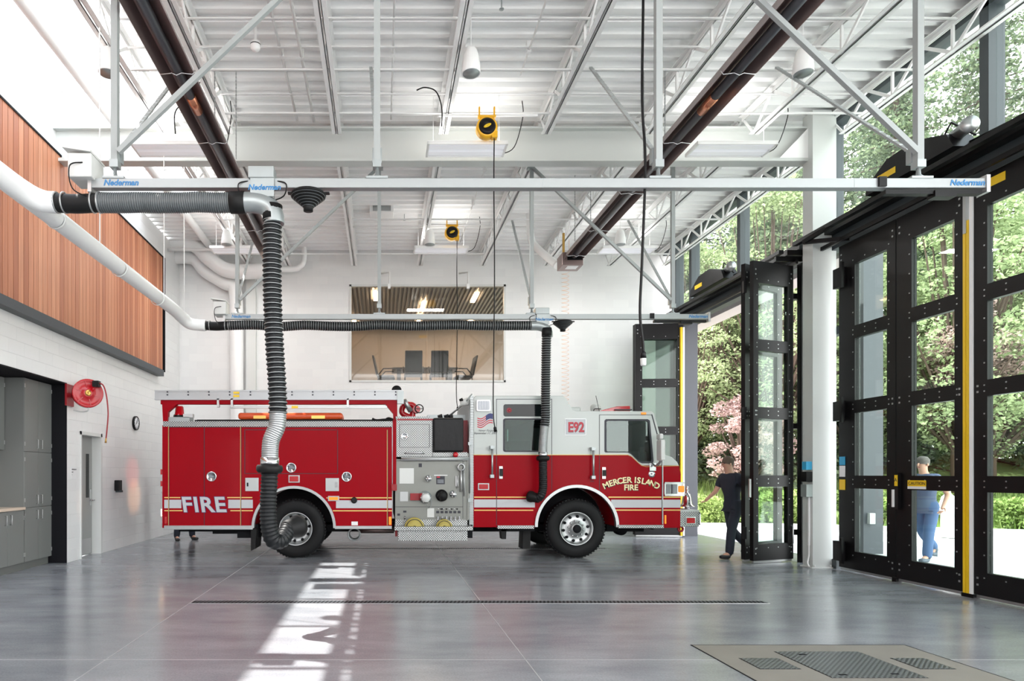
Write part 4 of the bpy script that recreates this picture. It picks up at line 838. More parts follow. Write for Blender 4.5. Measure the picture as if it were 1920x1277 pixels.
marker(543, 560, 893, 903); marker(617, 634, 932, 937.5, 'amber'); marker(898, 915, 908, 917)
MB().lathe((X(664), Y0, Z(938)), (0,-1,0), [(0, .055), (.025, .055), (.03, .04), (.02, 0)], 20).build('round_port', 'black', FE)
pb('serial_plate', 'sticker', 659, 671, 978, 985, -.005, .001); pb('marker_lens', 'amber', 729, 734, 969, 984, -.01, .001); pb('marker_lens', 'redlens', 309, 313, 969, 982, -.01, .001)
# --- rear body roof furniture
def poly2(name, m, y0, y1, *bx, parent=None, bevel=0): return B(name, m, parent or FE, X(bx[0]), X(bx[1]), y0, y1, Z(bx[3]), Z(bx[2]), bevel=bevel)
for d, (a, b) in ((0, (Y0+.05, Y0+.15)),): 
    poly2('rack_beam', 'red', a, b, 299, 745, 747, 757.5, bevel=.005)
    MB().prism([(X(302), Z(757)), (X(330), Z(757)), (X(313), Z(772)), (X(312), Z(798)), (X(304), Z(798))], a, b).build('rack_post', 'red', FE)
    MB().prism([(X(722), Z(757)), (X(745), Z(757)), (X(745), Z(790)), (X(738), Z(790)), (X(737), Z(775))], a, b).build('rack_post', 'red', FE)
poly2('rack_slide', 'alu', Y0+.05, Y0+.1, 430, 726, 760, 765); poly2('rack_label', 'yellow', Y0+.045, Y0+.05, 546, 558, 760.5, 765)
for px in (408, 434, 652): B('rack_bracket', 'steel', FE, X(px-2), X(px+2), Y0+.02, Y0+.1, Z(763), Z(747))
poly2('edge_post', 'red', Y0-.02, Y0+.1, 736.5, 743, 788, 918); pb('edge_foot', 'redd', 734, 744, 908, 920, -.05, .08)
poly2('lamp_base', 'galv', Y0+.1, Y0+.35, 308, 352, 781, 790); poly2('hinge_gear', 'steel', Y0+.1, Y0+.2, 340, 358, 775, 782)
MB().lathe((X(329), Y0+.22, Z(781)), (0,0,1), [(0, .1), (.05, .1), (.06, .085), (.19, .07), (.21, .05), (.21, 0)], 24).build('red_beacon', 'redlens', FE)
MB().lathe((X(329), Y0+.22, Z(781)), (0,0,1), [(0, .105), (.04, .105), (.045, 0)], 24).build('beacon_base', 'black', FE)
poly2('hose_bed_cover', 'blackm', Y0+.3, Y0+2.2, 360, 735, 784, 791)
k = MB().box(X(437), X(640), Y0+.35, Y0+.85, Z(783), Z(770)).build('rescue_board', 'orange', FE, .045)
for a_, b_ in ((468, 492), (580, 606)): B('hand_slot', 'brass', k, X(a_), X(b_), Y0+.33, Y0+.36, Z(782), Z(776))
MB().tube(smooth([(X(698), Y0+.12, Z(784)), (X(706), Y0+.1, Z(787)), (X(722), Y0+.1, Z(786)), (X(740), Y0+.1, Z(788))]), .02, 8).tube(smooth([(X(720), Y0+.14, Z(788)), (X(728), Y0+.1, Z(783)), (X(738), Y0+.1, Z(786))]), .018, 8).build('strap_hook', 'black', FE)
# ladder lying on the rack : a thing of its own
t = thing('aluminium_ladder', (X(520), Y0+.1, Z(749)), 'long aluminium ladder lying on the red rack on top of the engine', 'ladder')
for d in (.03, .5):
    k = MB().box(X(289), X(755), Y0+d, Y0+d+.04, Z(748.5), Z(733)).box(X(289), X(755), Y0+d-.01, Y0+d+.05, Z(734), Z(731)).box(X(289), X(755), Y0+d-.01, Y0+d+.05, Z(749.5), Z(746.8))
    k.m = 1
    for i in range(12): 
        for yy in (734.5, 740): k.box(X(313+39*i-1.3), X(313+39*i+1.3), Y0+d-.014, Y0+d, Z(yy+1.2), Z(yy-1.2))
    sr = k.build('side_rail', ['ladder', 'ink'], t)
    if d < .1:
        for yy in (734.2, 740.3): B('yellow_label', 'yellow', sr, X(437), X(448), Y0+d-.013, Y0+d, Z(yy+4), Z(yy))
for i in range(12): MB().cyl((X(313+39*i), Y0+.07, Z(741)), (X(313+39*i), Y0+.5, Z(741)), .017, 10).build('rung', 'alu', t)
MB().box(X(745), X(757), Y0+.0, Y0+.08, Z(757), Z(733)).build('end_shoe', 'galv', t)
MB().lathe((X(744), Y0+.2, Z(730)), (0,-1,0), [(-.05, 0), (-.05, .09), (.05, .09), (.05, 0)], 18).build('halyard_wheel', 'rubber', FE)
# deck gun
g = MB(); g.tube(smooth([(X(776), Y0+.6, Z(778)), (X(777), Y0+.6, Z(766)), (X(780), Y0+.6, Z(756)), (X(770), Y0+.6, Z(751)), (X(758), Y0+.6, Z(756)), (X(756), Y0+.6, Z(768)), (X(768), Y0+.6, Z(775)), (X(782), Y0+.6, Z(776))]), .052, 12)
g.cyl((X(784), Y0+.5, Z(762)), (X(784), Y0+.7, Z(762)), .07, 14).cyl((X(772), Y0+.6, Z(781)), (X(786), Y0+.6, Z(781)), .05, 12)
dg = g.build('deck_gun', 'reelred', FE); MB().lathe((X(789), Y0+.5, Z(761)), (0,-1,0), [(0, .075), (.01, .085), (.02, .075), (.01, .065), (0, .075)], 20).beam((X(782), Y0+.5, Z(761)), (X(796), Y0+.5, Z(761)), .012, .012).build('hand_wheel', 'black', dg)
MB().tube([(X(772), Y0+.45, Z(766)), (X(764), Y0+.4, Z(754)), (X(760), Y0+.38, Z(744))], [.05, .04, .035], 12).build('nozzle', 'alu', dg)
# --- pump section
pump = pb('pump_panel', 'panel', 741, 877, 861, 976, .0, 2.4)
k = poly('diamond_cabinet', 'diamond', [(743, 785), (811, 785), (811, 848), (876, 848), (876, 857), (743, 857)], -.02, 2.2, bevel=.004)
line('seams', 'ink', [(749, 796, 805, 796), (749, 839, 805, 839), (749, 796, 749, 839), (805, 796, 805, 839), (811, 790, 811, 857)], -.024, k, w=.9); pb('cabinet_cap', 'redd', 745, 812, 785.5, 788.5, -.03, .02, k); pb('top_plate', 'diamond', 742, 806, 781, 785, .0, 1.5, k)
MB().lathe((X(758.5), Y0-.02, Z(818)), (0,-1,0), [(0, .065), (.008, .065), (.01, .05), (.003, .045), (.003, 0)], 20).build('latch_ring', 'chrome', k)
MB().tube([(X(759), Y0-.02, Z(850)), (X(762), Y0-.06, Z(849.5)), (X(792), Y0-.06, Z(849.5)), (X(795), Y0-.02, Z(850))], .014, 8).build('grab_handle', 'chrome', k)
tv = pb('hose_cover', 'vinyl', 811.5, 868, 784, 848, -.09, .5, bevel=.03)
k = MB()
for px in (826, 838, 846): k.lathe((X(px), Y0+.1, Z(780)), (1,0,.2), [(-.04, .0), (-.04, .03), (.04, .04), (.04, 0)], 10)
k.build('nozzle_tips', 'black', FE)
MB().lathe((X(853), Y0-.03, Z(853)), (0,-1,0), [(0, .0), (0, .045), (.09, .045), (.09, 0)], 14).build('red_cap', 'reelred', pump)
MB().tube([(X(752), Y0-.08, Z(860.5)), (X(878), Y0-.08, Z(860.5))], .028, 12).box(X(752), X(878), Y0-.1, Y0-.05, Z(863), Z(858)).build('pump_handrail', 'alu', pump)
pb('side_frame', 'panel', 876, 880, 850, 975, -.02, .1, pump)
line('panel_seams', 'ink', [(741, 950.3, 868, 950.3), (868, 864, 868, 972), (741, 864, 868, 864)], -.003, pump, w=.8)
pb('access_plate', 'offwhite', 749, 776, 878, 907, -.008, 0, pump, bevel=.002); pb('access_plate', 'alu', 750, 765, 922, 940, -.008, 0, pump, bevel=.002); pb('valve_plate', 'offwhite', 801, 814, 953, 970, -.008, 0, pump)
def port(px, py, r, m1, m2, L=.14, nm='intake_port'):
    o = MB().lathe((X(px), Y0, Z(py)), (.05,-1,-.1), [(0, r*1.25), (.015, r*1.25), (.02, r), (L, r), (L, 0)], 24).build(nm, m1, pump)
    MB().lathe((X(px), Y0-L, Z(py+r*8)), (.05,-1,-.1), [(-.02, r*.9), (-.02, r*.92), (.05, r*.86), (.07, r*.7), (.07, 0)], 24).build('cap', m2, o)
    k = MB()
    for a in range(6): k.box(X(px)+math.cos(a*1.047)*r*.9-.01, X(px)+math.cos(a*1.047)*r*.9+.01, Y0-L-.03, Y0-L+.02, Z(py+r*8)+math.sin(a*1.047)*r*.9-.01, Z(py+r*8)+math.sin(a*1.047)*r*.9+.01)
    k.build('cap_lugs', m2, o); return o
port(797, 932, .088, 'galv', 'offwhite', .16); port(828, 929, .085, 'black', 'rubber', .14); port(849, 926, .048, 'galv', 'chrome', .1); port(803, 897, .045, 'galv', 'chrome', .1)
MB().box(X(769), X(788), Y0-.05, Y0, Z(938), Z(925)).cyl((X(786), Y0-.05, Z(931)), (X(793), Y0-.05, Z(931)), .06, 14).build('red_valve_body', 'redd', pump)
sg = pb('info_plate', 'ink', 818, 834, 893, 908, -.006, 0, pump); pb('red_band', 'redink', 819, 825, 893.5, 896, -.008, -.005, sg); pb('grey_field', 'lens', 820, 832, 899, 906, -.0075, -.005, sg)
pb('strip_label', 'sticker', 814, 839, 890.5, 892, -.004, 0, pump); pb('gauge_socket', 'ink', 785, 791, 869, 876, -.01, 0, pump)
MB().tube(smooth([(X(799), Y0-.15, Z(943)), (X(802), Y0-.12, Z(951)), (X(808), Y0-.05, Z(949)), (X(809), Y0-.01, Z(930))]), .005, 6).build('cap_chain', 'steel', pump)
# tools in brackets at the panel's right
k = MB().tube([(X(864), Y0-.05, Z(880)), (X(864), Y0-.05, Z(922))], .022, 8).lathe((X(864), Y0-.05, Z(876)), (0,-1,0), [(-.02, .05), (-.02, .07), (.02, .07), (.02, .05)], 14).tube([(X(869), Y0-.04, Z(876)), (X(870), Y0-.04, Z(930))], .012, 6).tube([(X(857), Y0-.04, Z(892)), (X(857), Y0-.04, Z(915))], .012, 6).box(X(854), X(859), Y0-.03, Y0, Z(912), Z(892)); k.build('spanner_tools', 'steel', pump)
# control row
k = MB(); kk = MB()
for i in range(6): k.box(X(818+8*i), X(823.5+8*i), Y0-.006, Y0, Z(962.5), Z(958)); kk.cyl((X(820.8+8*i), Y0, Z(970)), (X(820.8+8*i), Y0-.05, Z(972)), .016, 8).box(X(819.6+8*i), X(822+8*i), Y0-.06, Y0-.04, Z(976), Z(968))
k.box(X(756), X(762), Y0-.006, Y0, Z(961), Z(957.5)).box(X(745), X(750), Y0-.006, Y0, Z(967), Z(963)).box(X(826), X(832), Y0-.006, Y0, Z(956), Z(953)); k.build('switch_labels', 'ink', pump); kk.cyl((X(759), Y0, Z(969)), (X(759), Y0-.05, Z(972)), .016, 8).build('pull_levers', 'chrome', pump)
for i in range(8): MB().lathe((X(822+5*i), Y0, Z(954.5)), (0,-1,0), [(0, .014), (.01, .014), (.01, 0)], 8).build('indicator', 'black' if i % 2 else 'chrome', pump)
rb = pb('running_board', 'diamond', 739, 882, 985, 992, -.32, .2, bevel=.004); pb('kick_panel', 'diamond', 741, 876, 975, 985, -.02, .1, rb); pb('lower_skirt', 'diamond', 746, 873, 992, 1011, -.25, .1, rb)
for cx_, r in ((776, .17), (831, .14)):
    k = MB().lathe((X(cx_), Y0-.17, Z(985)-.02), (0,-1,0), [(-.04, .03), (-.04, r), (.04, r), (.04, .03)], 28).build('rolled_strap', 'strap', rb); MB().lathe((X(cx_), Y0-.215, Z(985)-.02), (0,-1,0), [(0, r*.78), (.003, r*.8), (.003, r*.83), (0, r*.85)], 28).build('coil_line', 'ink', k)
pb('chassis_end', 'blackm', 876, 886, 984, 1009, .0, 2.0); pb('red_bracket', 'redd', 741, 745, 985, 1006, .0, .1)
# louvered strip and rails behind the cab
lv = pb('louver_panel', 'louver', 880, 888, 770, 988, .02, 2.2); k = MB()
for i in range(52): k.box(X(881), X(888), Y0+.0, Y0+.02, Z(742+4.7*i+2.2), Z(742+4.7*i))
k.build('louver_slats', 'louver', lv); pb('cab_back_top', 'louver', 882, 888, 742, 772, .02, 1.8)
pb('dark_gap', 'redd', 869, 880, 786, 975, .25, 2.2)
for a, b in ((750, 925),): MB().tube([(X(880), Y0-.03, Z(a)), (X(880), Y0-.03, Z(b))], .014, 8).build('vertical_rail', 'alu', FE)
for y in (832, 938): pb('rail_clamp', 'galv', 877, 884, y-3, y+3, -.06, .02)
MB().tube(smooth([(X(875), Y0, Z(752)), (X(878), Y0-.02, Z(747)), (X(884), Y0+.02, Z(740)), (X(886), Y0+.1, Z(738))]), .012, 6).build('top_rail', 'galv', FE)
k = MB()
for i in range(9): k.tube([(X(847+i*.5), Y0+.3+i*.22, Z(775)), (X(886), Y0+.3+i*.22, Z(744))], .01, 6)
for i in range(6): k.tube([(X(849+i*7), Y0+.3, Z(773-i*5.5)), (X(849+i*7), Y0+2.1, Z(773-i*5.5))], .01, 6)
k.build('crosslay_grid', 'galv', FE)
MB().lathe((X(873), Y0+.1, Z(753)), (1,0,.3), [(-.09, 0), (-.08, .05), (0, .07), (.06, .07), (.06, 0)], 16).build('spot_lamp', 'offwhite', FE); MB().lathe((X(862), Y0+.05, Z(750)), (1,0,.3), [(0, 0), (0, .02), (.06, .03), (.06, 0)], 10).build('lamp_knob', 'black', FE)
pb('pump_roof', 'galv', 806, 882, 773, 790, .5, 2.3)
# --- cab
FC = (1081, 988)
lo = [(888, 853), (888, 989), (930, 989), (1003.5, 989)] + arc(*FC, 77, 180, 0) + [(1247, 990), (1276, 990), (1277, 890), (1273.5, 873), (1203, 873), (1197, 868), (1184, 856), (1178, 853.5), (1170, 853)]
cl = poly('cab_lower', 'red', lo, 0, 2.48, bevel=.008)
up = [(888, 853.2), (888, 746), (892, 742), (1056, 742), (1060, 745), (1074, 768), (1080, 770.5), (1222, 771), (1227, 775), (1248, 853), (1260, 857), (1270, 866), (1273.6, 873.2), (1203, 873.2), (1197, 868.2), (1184, 856.2), (1178, 853.7), (1170, 853.2)]
cu = poly('cab_upper', 'cabwhite', up, 0, 2.48, bevel=.012)
MB().prism([(X(1003), Z(989))]+[(X(a), Z(b)) for a, b in arc(*FC, 76, 180, 0)]+[(X(1157), Z(989))], Y0+.75, Y0+.78).build('wheel_well', 'blackm', FE)
arch_trim(FC, 73.5, 79, 0, 0)
line('door_seams', 'ink', [(931, 748, 931, 985), (1034.5, 748, 1034.5, 919), (931, 748.5, 1034.5, 748.5), (1124, 778, 1124, 930), (1124, 778, 1222, 778), (1241, 854, 1241, 982)], w=.9)
k = MB().prism([(X(1221), Z(777)), (X(1223), Z(777)), (X(1244), Z(853)), (X(1242), Z(853))], Y0-.004, Y0+.001); k.build('door_seam_slant', 'ink', FE)
line('door_edge_trim', 'alu', [(1242.4, 853, 1242.4, 983)], -.01, w=1.6); line('gold_waist_line', 'gold', [(888, 853, 1177, 853)], -.005, w=1.0)
MB().tube([(X(a), Y0-.003, Z(b)) for a, b in ((1177, 853), (1184, 856), (1197, 868), (1203, 873), (1212, 875), (1273, 873.5))], .005, 6).build('gold_waist_line', 'gold', FE)
stripes([(889, 930.4, 936.5, 951.5), (931.6, 1003, 936.5, 951.5), (1146, 1240.5, 937, 952), (1243.5, 1276, 937, 952)])
k = MB()
for x0, x1, y in ((889, 930, 932.3), (932, 1004, 932.3), (889, 930, 956.8), (932, 1000, 956.8), (1141, 1240, 932.3), (1244, 1276, 932.3), (1152, 1240, 956.5), (1244, 1276, 956.5)): k.box(X(x0), X(x1), Y0-.003, Y0+.001, Z(y+1), Z(y-1))
k.build('gold_line', 'gold', FE)
def rr(x0, y0, x1, y1, r=4, n=5):
    out = []
    for cx, cy, a in ((x1-r, y0+r, 90), (x0+r, y0+r, 180), (x0+r, y1-r, 270), (x1-r, y1-r, 360)): out += [(cx+r*math.cos(R(a-90+90*i/n)), cy-r*math.sin(R(a-90+90*i/n))) for i in range(n+1)][:: 1]
    return out
# windows are openings cut through the cab, glazed on both sides, dark seats and dashboard inside
def cut(o, outlines, y0, y1):
    for pts in outlines:
        c = MB().prism([(X(a), Z(b)) for a, b in pts], y0, y1).build('cutter', 'blackm'); 
        c.location = -ORG.get(o.parent.name, Vector()); md = o.modifiers.new('b', 'BOOLEAN'); md.operation = 'DIFFERENCE'; md.solver = 'EXACT'; md.object = c
        try: md.material_mode = 'TRANSFER'
        except Exception: pass
        keep = o.location.copy(); c.location = (0, 0, 0); bpy.context.view_layer.update()
        me = bpy.data.meshes.new_from_object(o.evaluated_get(bpy.context.evaluated_depsgraph_get())); o.modifiers.clear(); o.data = me; bpy.data.objects.remove(c)
rw = rr(945.5, 786.5, 1020.5, 845.5); uw = rr(945.5, 759.5, 1020.5, 779.5)
drw = [(1139, 788.5), (1212, 788.5), (1216, 791), (1222.5, 862), (1221, 866), (1202, 866), (1196, 863), (1183, 850), (1177, 847), (1138, 847), (1136.5, 845), (1136.5, 791)]
bpy.context.view_layer.update()
cut(cu, [rw, drw[:4]+[(1221, 866), (1202, 866), (1196, 863), (1183, 850), (1177, 847)]+drw[9:]], Y0-.1, YE+.1)
cut(cl, [[(1178, 866.5), (1199, 852), (1221, 852), (1221, 866), (1202, 866)]], Y0-.1, YE+.1) if False else None
poly('upper_rear_window', 'blackgloss', rr(944, 758, 1022, 781), -.006, .0005)
def ring(name, m, outer, inner, d0, d1):
    n = len(outer); k = MB()
    for i in range(n):
        a, b, c, d = outer[i], outer[(i+1) % n], inner[(i+1) % n], inner[i]; k.prism([(X(p), Z(q)) for p, q in (a, b, c, d)], Y0+d0, Y0+d1)
    return k.build(name, m, FE)
wr = ring('rear_door_window_frame', 'ink', rr(943.5, 784.5, 1022.5, 847.5), rr(946, 787, 1020, 845), -.008, .02)
poly('pane', 'cabglass', rw, .01, .016, wr); poly('pane', 'cabglass', rw, 2.44, 2.446, wr)
cx_, cy_ = 1180, 825
out_ = [(cx_+(a-cx_)*1.07, cy_+(b-cy_)*1.07) for a, b in drw]; inn_ = [(cx_+(a-cx_)*.985, cy_+(b-cy_)*.985) for a, b in drw]
dw = ring('driver_window_frame', 'ink', out_, inn_, -.006, .02)
poly('pane', 'cabglass', drw, .01, .016, dw); poly('pane', 'cabglass', drw, 2.44, 2.446, dw)
i1 = MB().box(X(958), X(1000), Y0+.15, YE-.3, Z(847), Z(826)).box(X(1003), X(1022), Y0+.1, YE-.1, Z(847), Z(787)).box(X(960), X(976), Y0+1.2, YE-.3, Z(826), Z(796)).build('crew_seats', 'blackm', FE)
i2 = MB().box(X(1185), X(1226), Y0+.2, YE-.2, Z(866), Z(846)).box(X(1136), X(1172), Y0+.3, YE-.3, Z(848), Z(840)).box(X(1206), X(1216), Y0+.15, Y0+.5, Z(860), Z(838)).build('dashboard', 'blackm', FE)
MB().tube([(X(1186), Y0+.5, Z(836)), (X(1168), Y0+.5, Z(848))], .012, 6).tube(smooth([(X(1143), Y0+.5, Z(790)), (X(1141), Y0+.5, Z(805)), (X(1148), Y0+.5, Z(812)), (X(1152), Y0+.5, Z(800))]), .006, 6).build('steering_column', 'black', i2)
MB().tube(smooth([(X(947), Y0+.6, Z(815)), (X(953), Y0+.6, Z(814)), (X(955), Y0+.6, Z(821)), (X(948), Y0+.6, Z(824))]), .012, 8).build('interior_handle', 'black', wr)
e = MB().lathe((X(954.5), Y0-.006, Z(769.5)), (0,-1,0), [(0, .045), (.003, .045), (.003, .034), (0, .034)], 8).build('maltese_badge', 'redink', FE); MB().lathe((X(954.5), Y0-.006, Z(769.5)), (0,-1,0), [(0, 0), (.003, 0), (.003, .022), (0, .022)], 8).build('badge_centre', 'redink', e)
# cab details
o = poly('scene_light', 'steel', rr(893, 750, 919.5, 771.5, 3), -.04, 0); poly('lens', 'lens', rr(895.5, 752.5, 917, 769, 2), -.045, -.039, o)
k = MB()
for i in range(4): k.box(X(899+5*i), X(899.4+5*i), Y0-.047, Y0-.04, Z(769), Z(752.5))
k.build('lens_grid', 'steel', o)
# flag decal with waving stripes
k = MB(); 
def wave(u): return 3.0*math.sin(u*6.0)
for r_ in range(9):
    k.m = r_ % 2; n = 12
    for i in range(n):
        u0, u1 = i/n, (i+1)/n; top = 783-6*u0 + r_*2.0; top1 = 783-6*u1 + r_*2.0
        if r_ < 5 and u0 >= .55: continue
        k.prism([(X(895+29*u0), Z(top+wave(u0))), (X(895+29*u1), Z(top1+wave(u1))), (X(895+29*u1), Z(top1+2+wave(u1))), (X(895+29*u0), Z(top+2+wave(u0)))], Y0-.003, Y0+.001)
k.m = 2
for i in range(6):
    u0, u1 = .55+i*.45/6, .55+(i+1)*.45/6; k.prism([(X(895+29*u0), Z(783-6*u0+wave(u0))), (X(895+29*u1), Z(783-6*u1+wave(u1))), (X(895+29*u1), Z(793-6*u1+wave(u1))), (X(895+29*u0), Z(793-6*u0+wave(u0)))], Y0-.0035, Y0+.001)
k.build('flag_decal', ['redink', 'stripe', 'navy'], FE)
text('Never Forget', .05, 'script_lettering', 'ink', FE, (X(911), Y0-.003, Z(809)), ext=.001, shear=.5); text('September 11, 2001', .05, 'script_lettering', 'ink', FE, (X(910), Y0-.003, Z(814)), ext=.001, shear=.5)
sg = pb('number_plate', 'stripe', 1060, 1098, 786, 815, -.012, 0, bevel=.004); pb('plate_edge', 'alu', 1059, 1099, 785, 816, -.008, .0, sg)
text('E92', .24, 'number_lettering', 'redink', sg, (X(1079.5), Y0-.014, Z(809.5)), ext=.003, off=.006, sx=.80)
text('E92', .24, 'lettering_shadow', 'ink', sg, (X(1080.1), Y0-.0125, Z(810)), ext=.001, off=.008, sx=.80)
def grab(px, y0, y1):
    t = MB().tube([(X(px), Y0-.08, Z(y0)), (X(px), Y0-.08, Z(y1))], .018, 10).build('grab_bar', 'alu', FE)
    MB().box(X(px)-.035, X(px)+.03, Y0-.1, Y0, Z(y0+5), Z(y0-1)).box(X(px)-.035, X(px)+.03, Y0-.1, Y0, Z(y1+1), Z(y1-5)).build('bar_bracket', 'galv', t)
grab(921.5, 837, 895); grab(1110, 840, 897)
for px, y0, y1 in ((939, 874, 898), (1132, 876, 898)):
    t = pb('door_handle', 'chrome', px-3.5, px+3.5, y0, y1, -.02, 0, bevel=.004); pb('grip', 'black', px-2.5, px+3, y0+5, y1-5, -.06, -.015, t, bevel=.006)
# mirror
t = MB().tube(smooth([(X(1222), Y0, Z(868)), (X(1224), Y0-.12, Z(874)), (X(1228), Y0-.22, Z(866)), (X(1228), Y0-.24, Z(855))]), .02, 8).build('mirror_arm', 'chrome', FE)
pb('mirror_head', 'offwhite', 1224, 1232, 826, 864, -.34, -.14, t, bevel=.02); pb('mirror_head', 'offwhite', 1223.5, 1230.5, 815, 825, -.3, -.14, t, bevel=.02); pb('mirror_bracket', 'chrome', 1217, 1229, 868, 883, -.03, 0, t, bevel=.003)
MB().lathe((X(1222), Y0-.0, Z(889)), (0,-1,0), [(0, .0), (.008, .0), (.008, .06), (0, .06)], 24).build('maker_oval', 'chrome', FE).scale = (1, 1, 1)
k = MB().lathe((X(1222), Y0-.004, Z(889)), (0,-1,0), [(0, 0), (.008, 0), (.008, .045), (0, .045)], 24)
MB().lathe((X(1236), Y0+.5, Z(785)), (1,0,.2), [(-.02, 0), (-.02, .13), (.0, .14), (.03, .135), (.03, 0)], 24).build('round_mirror', 'black', FE)
# door lettering on an arc
def arclabel(s, cx, cy, rad, total, size, m, off, d):
    n = len(s); wts = [1.3 if c in 'M' else .5 if c == 'I' else .55 if c == ' ' else 1 for c in s]; T = sum(wts); acc = 0; obs = []
    for c, w in zip(s, wts):
        a = -total/2+total*(acc+w/2)/T; acc += w
        if c == ' ': continue
        px = cx+rad*math.sin(R(a)); py = cy+rad-rad*math.cos(R(a))
        obs.append(text(c, size, 'letter', m, FE, (X(px), Y0-d, Z(py)), (R(90), R(-a), 0), ext=.0015, off=off))
    me = obs[0].data; import bmesh
    b = bmesh.new()
    for q in obs: b.from_mesh(q.data)
    b.to_mesh(me); b.free(); obs[0].name = 'city_lettering'
    for q in obs[1:]: bpy.data.objects.remove(q)
arclabel('MERCER ISLAND', 1183.5, 905.5, 108, 55, .145, 'ink', .007, .0035); arclabel('MERCER ISLAND', 1183, 905, 108, 55, .145, 'cream', .0035, .006)
text('FIRE', .14, 'fire_lettering_small', 'cream', FE, (X(1183), Y0-.006, Z(919)), ext=.0015, off=.0035, sx=.98); text('FIRE', .14, 'lettering_shadow', 'ink', FE, (X(1183.5), Y0-.0035, Z(919.5)), ext=.001, off=.008, sx=.98)
text('2595', .035, 'small_number', 'ink', FE, (X(1110), Y0-.003, Z(904)), ext=.001)
# nose: headlights, bumper, bell
hl = pb('headlight_bezel', 'chrome', 1245, 1279, 905, 929, -.02, .25, bevel=.006); pb('lamp_lens', 'lens', 1248, 1256, 908, 926, -.03, 0, hl, bevel=.006); pb('dark_gap', 'ink', 1257, 1260, 908, 926, -.024, 0, hl); pb('lamp_lens', 'lens', 1260.5, 1269, 908, 926, -.03, 0, hl, bevel=.006); pb('turn_lens', 'amber', 1271, 1282, 911, 923, -.04, .2, hl, bevel=.012); pb('bezel_rim', 'chrome', 1245, 1282, 904, 907, -.035, .26, hl); pb('bezel_rim', 'chrome', 1245, 1282, 927, 930, -.035, .26, hl)
pb('far_headlight', 'lens', 1274, 1281, 907, 927, 2.0, 2.46); pb('front_grille', 'chrome', 1276, 1279, 890, 950, .6, 1.9); 
MB().prism([(X(1229), Z(777)), (X(1231), Z(777)), (X(1250), Z(848)), (X(1248), Z(848))], Y0+.1, YE-.1).build('windshield', 'blackgloss', FE)
bm_ = pb('front_bumper', 'diamond', 1276, 1312, 959, 988, .02, 2.4, bevel=.006); pb('bumper_top', 'alu', 1276, 1312, 956.5, 959.5, .0, 2.42, bm_); pb('bumper_end', 'chrome', 1312, 1326, 961, 987, .2, 2.2, bm_, bevel=.03)
o = pb('lamp_bezel', 'chrome', 1286, 1305, 969, 983, .0, .03, bm_, bevel=.004); pb('lens', 'redlens', 1288, 1303, 971, 981, -.015, .01, o, bevel=.004)
MB().lathe((X(1281), Y0+.1, Z(993)), (0,-1,0), [(-.02, .03), (-.02, .055), (.02, .055), (.02, .03), (-.02, .03)], 16).build('tow_eye', 'redd', bm_)
bl = MB().lathe((X(1313.5), Y0+.5, Z(957)), (0,0,1), [(.04, .0), (.04, .13), (.055, .13), (.085, .095), (.2, .075), (.27, .06), (.285, 0)], 28).build('brass_bell', 'chrome', FE)
MB().cyl((X(1313.5), Y0+.5, Z(957)), (X(1313.5), Y0+.5, Z(953)), .04, 12).lathe((X(1313.5), Y0+.5, Z(957)+.28), (0,0,1), [(0, .04), (.03, .02), (.06, .035), (.1, .02), (.13, .025), (.14, 0)], 14).build('bell_mount', 'chrome', bl); MB().lathe((X(1306.5), Y0+.4, Z(945)), (0,0,1), [(0, 0), (0, .02), (.12, .02), (.12, 0)], 10).build('bell_lamp', 'redlens', bl)
pb('side_reflector', 'amber', 1246, 1249, 966, 982, -.01, .001); pb('step_trim', 'diamond', 1157, 1242, 984, 990, -.06, .1, bevel=.003); pb('step_trim', 'diamond', 932, 1000, 985, 991, -.06, .1, bevel=.003); pb('roof_marker', 'amber', 1202, 1211, 773.5, 777.5, -.02, .0, bevel=.003)
lb = poly('light_bar', 'redlens', [(1137, 770), (1139, 766), (1170, 758), (1196, 757), (1197, 768), (1190, 770)], .35, 2.1, bevel=.01); MB().box(X(1166), X(1198), Y0+.3, YE-.3, Z(766), Z(764)).build('bar_seam', 'ink', lb)
pb('roof_air_unit', 'cabwhite', 1070, 1113, 755, 771, .7, 1.8, bevel=.03); pb('roof_hatch', 'cabwhite', 980, 1000, 740, 743, .5, 1.2); MB().lathe((X(1141), Y0+.7, Z(770)), (0,0,1), [(0, .06), (.1, .09), (.15, .09), (.19, .06), (.2, 0)], 16).build('roof_dome', 'cabwhite', FE)
MB().tube([(X(1135), Y0+.3, Z(770)), (X(1128), Y0+.3, Z(738))], .005, 5).tube(smooth([(X(1122), Y0+.25, Z(769)), (X(1124), Y0+.25, Z(764)), (X(1136), Y0+.25, Z(764))]), .008, 6).build('antenna', 'black', FE)
